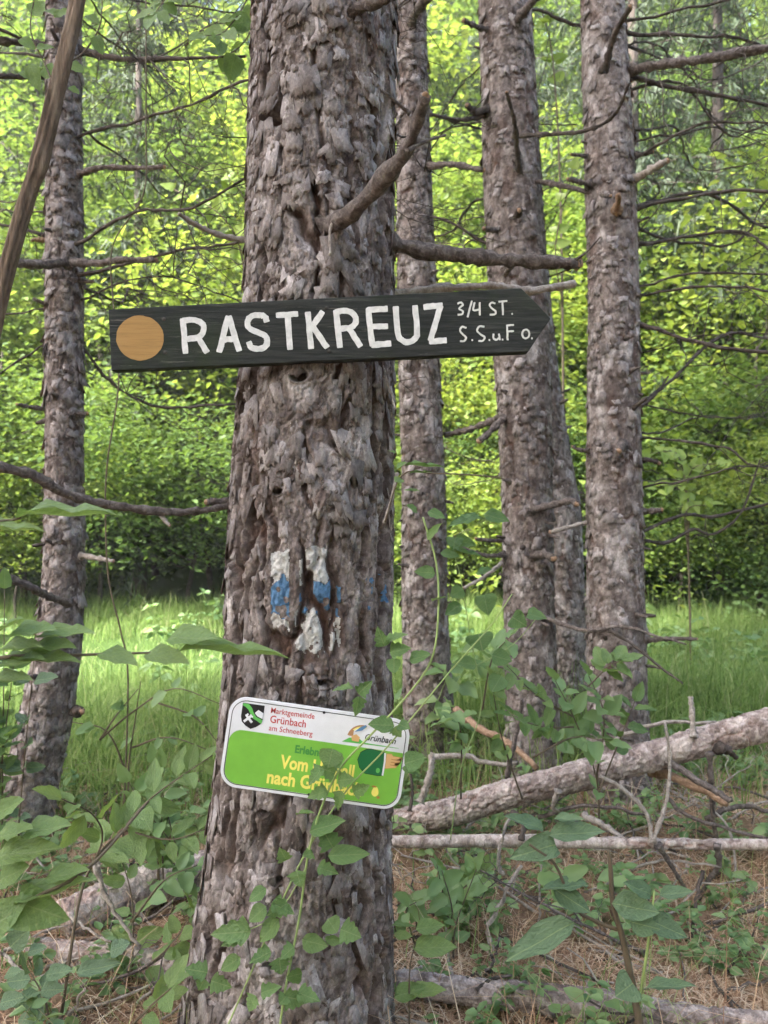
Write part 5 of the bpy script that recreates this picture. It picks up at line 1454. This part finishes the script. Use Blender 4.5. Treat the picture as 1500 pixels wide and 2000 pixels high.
# ---------------------------------------------------------------- seedlings carpeting the floor
def seedling_mesh(seed, n_st, hgt, ll):
    r = np.random.default_rng(seed)
    fv, fq, sv = [], [], MB()
    base = leaf_mesh('tmp', 'seed', 'ovate', 0.0, 0.2, 0.15, 4)
    bv = np.array([q.co[:] for q in base.vertices]); bq = np.array([q.vertices[:] for q in base.polygons])
    n = 0
    for s in range(n_st):
        a = r.uniform(0, 6.28); top = np.array([math.cos(a) * 0.05 * n_st ** 0.5, math.sin(a) * 0.05 * n_st ** 0.5, hgt * r.uniform(0.6, 1.1)]) * r.uniform(0.6, 1.2)
        root = top * [0.3, 0.3, 0]
        sv.tube([root - [0, 0, 0.01], (root + top) / 2 + r.standard_normal(3) * 0.01, top], [0.0016, 0.0013, 0.0008], 4, False)
        for lev in (1.0, 0.72, 0.45)[:r.integers(2, 4)]:
            c = root + (top - root) * lev
            for k in range(r.integers(3, 5)):
                az = r.uniform(0, 6.28); L = ll * r.uniform(0.6, 1.15)
                x = np.array([math.cos(az), math.sin(az), r.uniform(-0.25, 0.35)]); x /= np.linalg.norm(x)
                nn = np.array([r.normal(0, .3), r.normal(0, .3), 1]); y = np.cross(nn, x); y /= np.linalg.norm(y); z = np.cross(x, y)
                fv.append(c + x * L * 0.15 + bv[:, :1] * x * L + bv[:, 1:2] * y * L * 0.62 + bv[:, 2:] * z * L)
                fq.append(bq + n); n += len(bv)
    return sv.mesh('stem', M['gstem']), mesh('foliage', np.vstack(fv), np.vstack(fq), M['seed'])


SEEDS = [seedling_mesh(100 + i, n, h, l) for i, (n, h, l) in enumerate(((3, 0.09, 0.042), (4, 0.13, 0.045), (5, 0.10, 0.036), (4, 0.17, 0.055), (6, 0.20, 0.05)))]
SL = ['tiny sparse seedling', 'small green seedling', 'low spreading seedling clump', 'taller large-leaved seedling', 'bushy many-stemmed seedling']
n_seed = 0
while n_seed < 290:
    y = 1.45 + 2.3 * rng.random() ** 0.8; x = rng.uniform(-0.56, 0.56) * y
    if (x + 0.19) ** 2 + (y - 1.6) ** 2 < 0.27 ** 2: continue
    if x > 0.3 and y < 2.4 and rng.random() < 0.15: continue
    k = int(rng.integers(0, 5)) if y > 1.9 else int(rng.integers(0, 3))
    where = ('beside the half-buried log' if y < 2.05 else 'under the bare pole' if y < 2.45 else 'behind the thick fallen trunk') if x > 0.05 else ('around the broken log' if y < 2.3 else 'near the slender curved pine')
    rt = thing('seedling', (x, y, gz(x, y)), SL[k] + ' ' + where, 'plant', 'seedlings ' + where)
    rt.rotation_euler.z = rng.uniform(0, 6.28); s = rng.uniform(0.5, 1.05); rt.scale = (s, s, s)
    for nm, me in zip(('stem', 'foliage'), SEEDS[k]):
        o = bpy.data.objects.new(nm, me); COL.objects.link(o); o.parent = rt
    n_seed += 1


# ---------------------------------------------------------------- litter and grass
def blades(name, xs, ys, L, w, lean, mat, label, cat, up=True, zoff=0.0):
    n = len(xs)
    az = rng.uniform(0, 2 * math.pi, n)
    dirx, diry = np.cos(az), np.sin(az)
    p = np.stack([xs, ys, ground_z(xs, ys) + zoff], -1)
    k = 3
    V = np.zeros((n, k, 2, 3), np.float32)
    for i in range(k):
        t = i / (k - 1)
        if up:
            c = p + np.stack([dirx * lean * L * t ** 2, diry * lean * L * t ** 2, L * (t - 0.35 * lean * t ** 2)], -1)
        else:
            c = p + np.stack([dirx * L * t, diry * L * t, lean * np.sin(t * 3.1) * L + rng.normal(0, 0.002, n)], -1)
        ww = (w * (1 - 0.85 * t) if up else np.full(n, w))
        s = np.stack([-diry * ww, dirx * ww, np.zeros(n)], -1)
        V[:, i, 0], V[:, i, 1] = c - s, c + s
    idx = np.arange(n)[:, None] * (2 * k)
    Q = np.concatenate([np.concatenate([idx + 2 * i, idx + 2 * i + 1, idx + 2 * i + 3, idx + 2 * i + 2], 1) for i in range(k - 1)])
    return tag(link(name, mesh(name, V.reshape(-1, 3), Q, M[mat], False)), label, cat, None, 'stuff')


n = 90000
ys = 2.6 + 5.9 * rng.random(n) ** 0.9; xs = rng.uniform(-0.85, 0.75, n) * ys
nf_ = fnoise((256, 256), 9, 9) + 0.6 * fnoise((256, 256), 3, 3)
clump = nf_[((ys - 2) * 28).astype(int) % 256, ((xs + 6) * 21).astype(int) % 256]
keep = rng.random(n) < np.clip(0.35 + (ys - 3.0) * 0.9 + np.where((xs < -0.3), 0.9, 0), 0, 1) * np.clip(0.75 + 0.3 * clump, 0.2, 1)
xs, ys, clump = xs[keep], ys[keep], clump[keep]
blades('grass', xs, ys, rng.uniform(0.08, 0.27, len(xs)) * np.clip(1 + 0.4 * clump, 0.3, 2.0), rng.uniform(0.0016, 0.0042, len(xs)), rng.uniform(0.1, 1.3, len(xs)), 'grass', 'tall bright meadow grass beyond the pines', 'grass')
for i in range(46):                                     # leafy weeds standing in the grass
    y = rng.uniform(3.3, 7.6); x = rng.uniform(-0.55, 0.55) * y
    k = int(rng.integers(0, 5)); s = rng.uniform(1.0, 2.1)
    where = 'by the slender curved pine' if x < -0.25 * y else 'beyond the paired pines' if x < 0.25 * y else 'beside the straight pine'
    rt = thing('meadow_weed', (x, y, gz(x, y)), f'{"tall" if s > 1.5 else "low"} leafy weed standing in the meadow grass {where}', 'plant', 'weeds in the grass ' + where)
    rt.rotation_euler.z = rng.uniform(0, 6.28); rt.scale = (s, s, s * 1.3)
    for nm, me in zip(('stem', 'foliage'), SEEDS[k]):
        o = bpy.data.objects.new(nm, me); COL.objects.link(o); o.parent = rt
n = 2600
ys = rng.uniform(1.35, 3.2, n); xs = rng.uniform(-0.58, 0.58, n) * ys
cl = np.sin(xs * 7 + 1) * np.cos(ys * 6) + rng.normal(0, .5, n) > 0.4
xs, ys = xs[cl], ys[cl]
blades('wispy_grass', xs, ys, rng.uniform(0.07, 0.22, len(xs)), rng.uniform(0.0009, 0.0018, len(xs)), rng.uniform(0.3, 1.2, len(xs)), 'grass', 'sparse wispy grass blades on the forest floor', 'grass')
n = 1500
ys = rng.uniform(1.4, 3.4, n); xs = rng.uniform(-0.58, 0.58, n) * ys
blades('dry_stalks', xs, ys, rng.uniform(0.08, 0.28, n), rng.uniform(0.0007, 0.0015, n), rng.uniform(0.4, 1.6, n), 'needle', 'dry straw-coloured grass stalks standing among the seedlings', 'grass')
n = 60000
ys = 1.25 + 2.6 * rng.random(n); xs = rng.uniform(-0.68, 0.64, n) * ys
blades('needle_litter', xs, ys, rng.uniform(0.05, 0.11, n), rng.uniform(0.0005, 0.0013, n), np.abs(rng.normal(0.0, 0.13, n)), 'needle', 'reddish fallen pine needles covering the forest floor', 'needles', False, 0.004)


# ---------------------------------------------------------------- broadleaf wood beyond the meadow
def broad_crown(seed, rx, rz, n_cl, per, size, mat, hollow=0.35):
    """leaf faces in flat sprays spread through an uneven crown; origin at the crown's foot"""
    r = np.random.default_rng(seed)
    lob = [(r.normal(0, rx * 0.5), r.normal(0, rx * 0.5), rz * r.uniform(0.15, 0.95), r.uniform(0.2, 0.5)) for _ in range(13)]
    V = []
    br = []
    for i in range(n_cl):
        lx, ly, lz, ls = lob[r.integers(len(lob))]
        d = r.standard_normal(3); d /= np.linalg.norm(d)
        rad = (hollow + (1 - hollow) * r.random() ** 0.5) * ls
        c = np.array([lx + d[0] * rad * rx, ly + d[1] * rad * rx, np.clip(lz + d[2] * rad * rz * 0.6, 0.02 * rz, rz * 1.05)])
        br.append(c)
        out = np.array([c[0], c[1], 0.0]); out /= np.linalg.norm(out) + 1e-6
        m = r.integers(per // 2, per * 3 // 2)
        ext = r.uniform(0.12, 0.48)
        pos = c + r.standard_normal((m, 3)) * [ext, ext, ext * 0.28] - np.array([0, 0, 0.12]) * r.random((m, 1))
        az = r.uniform(0, 6.28, m)
        x = np.stack([np.cos(az), np.sin(az), r.uniform(-0.7, 0.1, m)], -1) + out * 0.5
        x /= np.linalg.norm(x, axis=1)[:, None]
        nn = np.stack([r.normal(0, .34, m), r.normal(-.12, .34, m), np.ones(m)], -1)
        y = np.cross(nn, x); y /= np.linalg.norm(y, axis=1)[:, None]
        L = (size * r.uniform(0.6, 1.3, m))[:, None]
        zz = np.cross(x, y)
        V.append(np.stack([pos, pos + x * L * 0.28 + y * L * 0.33 + zz * L * 0.09, pos + x * L * 0.68 + y * L * 0.27 + zz * L * 0.05, pos + x * L - zz * L * 0.12,
                           pos + x * L * 0.68 - y * L * 0.27 + zz * L * 0.05, pos + x * L * 0.28 - y * L * 0.33 + zz * L * 0.09], 1))
    V = np.concatenate(V).reshape(-1, 3)
    i6 = np.arange(len(V) // 6)[:, None] * 6
    return mesh('crown', V, np.vstack([i6 + [0, 1, 2, 3], i6 + [0, 3, 4, 5]]), M[mat], False), np.array(br)


def tree_wood(seed, br, rz, foot, n_limb=16, r0=0.05):
    r = np.random.default_rng(seed)
    mb = MB()
    top = np.array([r.normal(0, .15), r.normal(0, .15), foot + rz * 0.8])
    tr = wob((0, 0, -0.3), top, 9, 0.06)
    mb.tube(tr, np.linspace(r0, r0 * 0.25, 9), 7)
    for k in r.choice(len(br), min(n_limb, len(br)), False):
        e = br[k] + [0, 0, foot]
        i = int(np.clip(np.searchsorted(tr[:, 2], e[2] * 0.62), 1, 7))
        mb.tube(wob(tr[i], e, 6, 0.12), np.linspace(r0 * 0.36, r0 * 0.07, 6), 5, False)
    return mb.mesh('trunk', M['twig'])


def conifer(seed, h, rmax, n_br=120):
    """hanging grey-green needle sprays"""
    r = np.random.default_rng(seed)
    V = []; mb = MB()
    mb.tube([(0, 0, -0.5), (0, 0, h)], [h * 0.014, h * 0.002], 8)
    for i in range(n_br):
        z = h * (0.06 + 0.92 * r.random()); L = rmax * (1 - 0.85 * z / h) * r.uniform(0.7, 1.1) + 0.25; az = r.uniform(0, 6.28)
        d = np.array([math.cos(az), math.sin(az), 0])
        t = np.linspace(0, 1, 5)[:, None]
        pts = np.array([0, 0, z]) + d * L * t + np.array([0, 0, 1]) * L * (0.12 * t - 0.35 * t ** 2)
        mb.tube(pts, np.linspace(0.014, 0.004, 5), 4, False)
        m = int(70 * L / rmax) + 24
        tt = r.uniform(0.15, 1.0, m)[:, None]
        c = np.array([0, 0, z]) + d * L * tt + np.array([0, 0, 1]) * L * (0.12 * tt - 0.35 * tt ** 2) + r.standard_normal((m, 3)) * [0.07, 0.07, 0.03]
        dr = r.standard_normal((m, 3)) * 0.6 + d * 0.4 - np.array([0, 0, 0.9]); dr /= np.linalg.norm(dr, axis=1)[:, None]
        s = np.cross(dr, r.standard_normal((m, 3))); s /= np.linalg.norm(s, axis=1)[:, None]
        ll = r.uniform(0.10, 0.30, m)[:, None]; w = 0.016
        V.append(np.stack([c + s * w, c - s * w, c + dr * ll - s * w * .3, c + dr * ll + s * w * .3], 1))
    V = np.concatenate(V).reshape(-1, 3)
    return mb.mesh('trunk', M['twig']), mesh('crown', V, np.arange(len(V)).reshape(-1, 4), M['conif'], False)


KIND = []
for i, (mat, rx, rz, ncl, per, size, foot) in enumerate([
        ('leaf_a', 1.5, 3.0, 210, 50, 0.066, 0.3), ('leaf_b', 1.6, 2.6, 220, 50, 0.06, 0.1), ('leaf_c', 1.3, 2.6, 160, 44, 0.072, 0.5),
        ('leaf_a', 2.2, 5.5, 420, 52, 0.085, 1.0), ('leaf_b', 2.3, 5.5, 450, 54, 0.08, 0.6), ('leaf_c', 1.8, 4.2, 280, 50, 0.092, 1.4)]):
    cm, br = broad_crown(300 + i, rx, rz, ncl, per, size, mat)
    KIND.append((cm, tree_wood(400 + i, br, rz, foot, 22, 0.035 if i < 3 else 0.06), foot))
CON = [conifer(500, 13.0, 2.4, 170), conifer(501, 10.0, 2.2, 150)]
TL = ['light green bushy shrub at the wood edge', 'deep green dense shrub at the wood edge', 'yellow-green thin-leaved shrub at the wood edge',
      'light green broadleaf tree', 'deep green broadleaf tree', 'yellow-green maple-like tree']


def beyond(x, y):
    t = x / y
    return 'behind the slender curved pine' if t < -0.30 else 'behind the signed pine' if t < 0.03 else 'behind the paired pines' if t < 0.25 else 'behind the grass beside the straight pine'


def plant(k, x, y, s=1.0, rz=None, sz=1.0):
    size = 'small ' if s < 0.95 else 'very tall ' if s > 1.6 else 'tall ' if s > 1.15 else ''
    rt = thing('broadleaf_shrub' if k < 3 else 'broadleaf_tree', (x, y, gz(x, y)), size + TL[k] + ' ' + beyond(x, y), 'shrub' if k < 3 else 'tree', TL[k])
    rt.rotation_euler.z = rng.uniform(0, 6.28) if rz is None else rz
    rt.scale = (s, s, s * sz)
    cm, tm, foot = KIND[k]
    o = bpy.data.objects.new('crown', cm); COL.objects.link(o); o.parent = rt; o.location.z = foot
    o = bpy.data.objects.new('trunk', tm); COL.objects.link(o); o.parent = rt


# edge of the meadow (x, depth, kind, scale)
for x, y, k, s in [(-5.2, 8.6, 1, 1.0), (-4.2, 7.9, 0, 1.0), (-3.2, 8.5, 0, 0.95), (-2.2, 8.8, 1, 1.0), (-1.3, 8.6, 1, 0.8), (-0.2, 8.9, 0, 1.0), (0.7, 8.2, 2, 0.9), (1.5, 8.8, 0, 1.0), (2.5, 8.6, 0, 0.9), (3.2, 8.3, 1, 0.8), (4.1, 8.5, 0, 1.05), (5.2, 8.7, 1, 1.1),
                   (0.4, 7.7, 0, 0.5), (1.1, 7.9, 2, 0.5), (2.9, 7.7, 0, 0.55), (3.7, 7.6, 2, 0.55), (4.6, 7.8, 0, 0.6), (2.0, 8.0, 2, 0.6), (-3.6, 7.5, 2, 0.55), (-0.6, 7.9, 0, 0.5),
                   (-2.2, 9.6, 2, 1.3), (1.0, 9.4, 2, 1.3), (3.6, 9.6, 2, 1.4), (-4.6, 9.8, 2, 1.3), (-0.8, 10.0, 2, 1.3), (2.3, 10.2, 2, 1.2)]:
    plant(k, x, y, s)
for x, y, k, s in [(-6.8, 11.5, 4, 1.0), (-5.0, 10.8, 3, 0.9), (-3.4, 11.6, 4, 1.0), (-1.8, 11.0, 3, 0.9), (-0.4, 12.0, 5, 1.1), (1.2, 11.2, 3, 1.0), (2.6, 12.0, 5, 1.1), (3.9, 11.0, 3, 0.95), (5.4, 11.8, 4, 1.0), (7.0, 11.2, 3, 1.0),
                   (-8.0, 14.5, 4, 1.2), (-5.8, 14.0, 3, 1.2), (-2.6, 14.2, 5, 1.3), (-0.9, 14.8, 3, 1.2), (0.6, 14.4, 5, 1.4), (2.3, 15, 3, 1.2), (4.6, 14.2, 5, 1.3), (6.6, 14.6, 4, 1.2), (8.4, 14.2, 3, 1.2),
                   (-10, 18, 4, 1.5), (-6.5, 18, 3, 1.5), (-3.5, 18.5, 4, 1.5), (-0.5, 18, 3, 1.5), (2.5, 18.5, 4, 1.5), (5.5, 18, 3, 1.5), (9.0, 18, 4, 1.5), (-8, 22, 3, 1.8), (-4, 22, 4, 1.8), (0, 22.5, 3, 1.8), (4, 22, 4, 1.8), (8, 22, 3, 1.8), (12, 22, 4, 1.8), (-12, 22, 4, 1.8)]:
    plant(k, x, y, s)
for i, (x, y, k, s) in enumerate([(-3.0, 9.4, 1, 0.8), (3.2, 9.9, 0, 0.85), (4.6, 10.6, 0, 0.9), (6.0, 10.0, 1, 0.9), (2.0, 13.2, 0, 1.0), (-5.6, 12.4, 1, 0.9), (-4.2, 16, 0, 1.1), (0.0, 16.2, 0, 1.1), (5.2, 16, 0, 1.1), (8.6, 16.2, 1, 1.2), (-8.2, 16.5, 0, 1.2), (2.6, 20, 0, 1.3), (-2.4, 20.5, 0, 1.3), (7.5, 20, 0, 1.3), (-6.5, 25, 0, 1.5), (-2, 26, 0, 1.5), (2.2, 26, 0, 1.5), (6.5, 25.5, 0, 1.5), (11, 26, 0, 1.6), (-11, 26, 0, 1.6), (15, 25, 0, 1.6), (-15, 25, 0, 1.6)]):
    rt = thing('conifer', (x, y, gz(x, y)), ['tall drooping grey-green conifer, ', 'shorter drooping grey-green conifer, '][k] + ('deep in the wood ' if y > 17 else 'near the wood edge ') + beyond(x, y), 'tree', ['tall conifers', 'shorter conifers'][k])
    rt.rotation_euler.z = i * 1.7; rt.scale = (s, s, s)
    for nm, me in zip(('trunk', 'crown'), CON[k]):
        o = bpy.data.objects.new(nm, me); COL.objects.link(o); o.parent = rt

# unseen trees: those behind added to cut frontal light, others fill the sides
for x, y, k, s_ in [(-9.5, -7.5, 4, 1.2), (-5.5, -9.0, 3, 1.2), (-1.5, -7.5, 4, 1.1), (2.0, -6.0, 3, 1.1), (5.5, -6.5, 4, 1.2), (9.0, -4.5, 3, 1.2), (0.5, -9.5, 4, 1.3), (7.5, -1.0, 4, 1.1), (8.0, 3.5, 3, 1.1), (4.2, -3.6, 1, 1.1), (-11.0, 4.0, 4, 1.1), (-8.5, 7.0, 3, 1.0), (-6.4, 8.4, 0, 1.1), (-7.6, 9.4, 1, 1.2), (-9.6, 9.0, 3, 1.2), (-9.0, 12.0, 4, 1.3), (-12.0, 8.0, 4, 1.4), (-11.5, 13.0, 3, 1.4), (6.4, 8.6, 0, 1.1), (8.0, 9.5, 4, 1.1), (10.5, 12.0, 3, 1.3), (-14.0, 17.0, 4, 1.7), (14.0, 17.0, 4, 1.7)]:
    rt = thing('broadleaf_tree', (x, y, gz(x, y)), 'unseen broadleaf tree added around the viewer', 'tree', 'trees around the viewer')
    rt.rotation_euler.z = x * 1.3 + y; rt.scale = (s_, s_, s_)
    cm, tm, foot = KIND[k]
    o = bpy.data.objects.new('crown', cm); COL.objects.link(o); o.parent = rt; o.location.z = foot
    o = bpy.data.objects.new('trunk', tm); COL.objects.link(o); o.parent = rt

# ---------------------------------------------------------------- thin haze added to lift the dark gaps in the background
hx, hy0, hy1, hz0, hz1 = 47, -32, 50, -1.2, 40
hv = [(x, y, z) for z in (hz0, hz1) for y in (hy0, hy1) for x in (-hx, hx)]
hm_ = bpy.data.materials.new('thin_haze'); hm_.use_nodes = True
hn = hm_.node_tree.nodes; hn.remove(hn['Principled BSDF'])
pv = hn.new('ShaderNodeVolumePrincipled'); pv.inputs['Color'].default_value = (0.93, 0.96, 0.94, 1); pv.inputs['Density'].default_value = 0.0021
hm_.node_tree.links.new(pv.outputs[0], hn['Material Output'].inputs['Volume'])
tag(link('haze', mesh('haze', hv, np.array([(0, 2, 3, 1), (4, 5, 7, 6), (0, 1, 5, 4), (2, 6, 7, 3), (0, 4, 6, 2), (1, 3, 7, 5)]), hm_, False)), 'faint pale haze hanging in the air of the wood', 'haze', None, 'stuff')
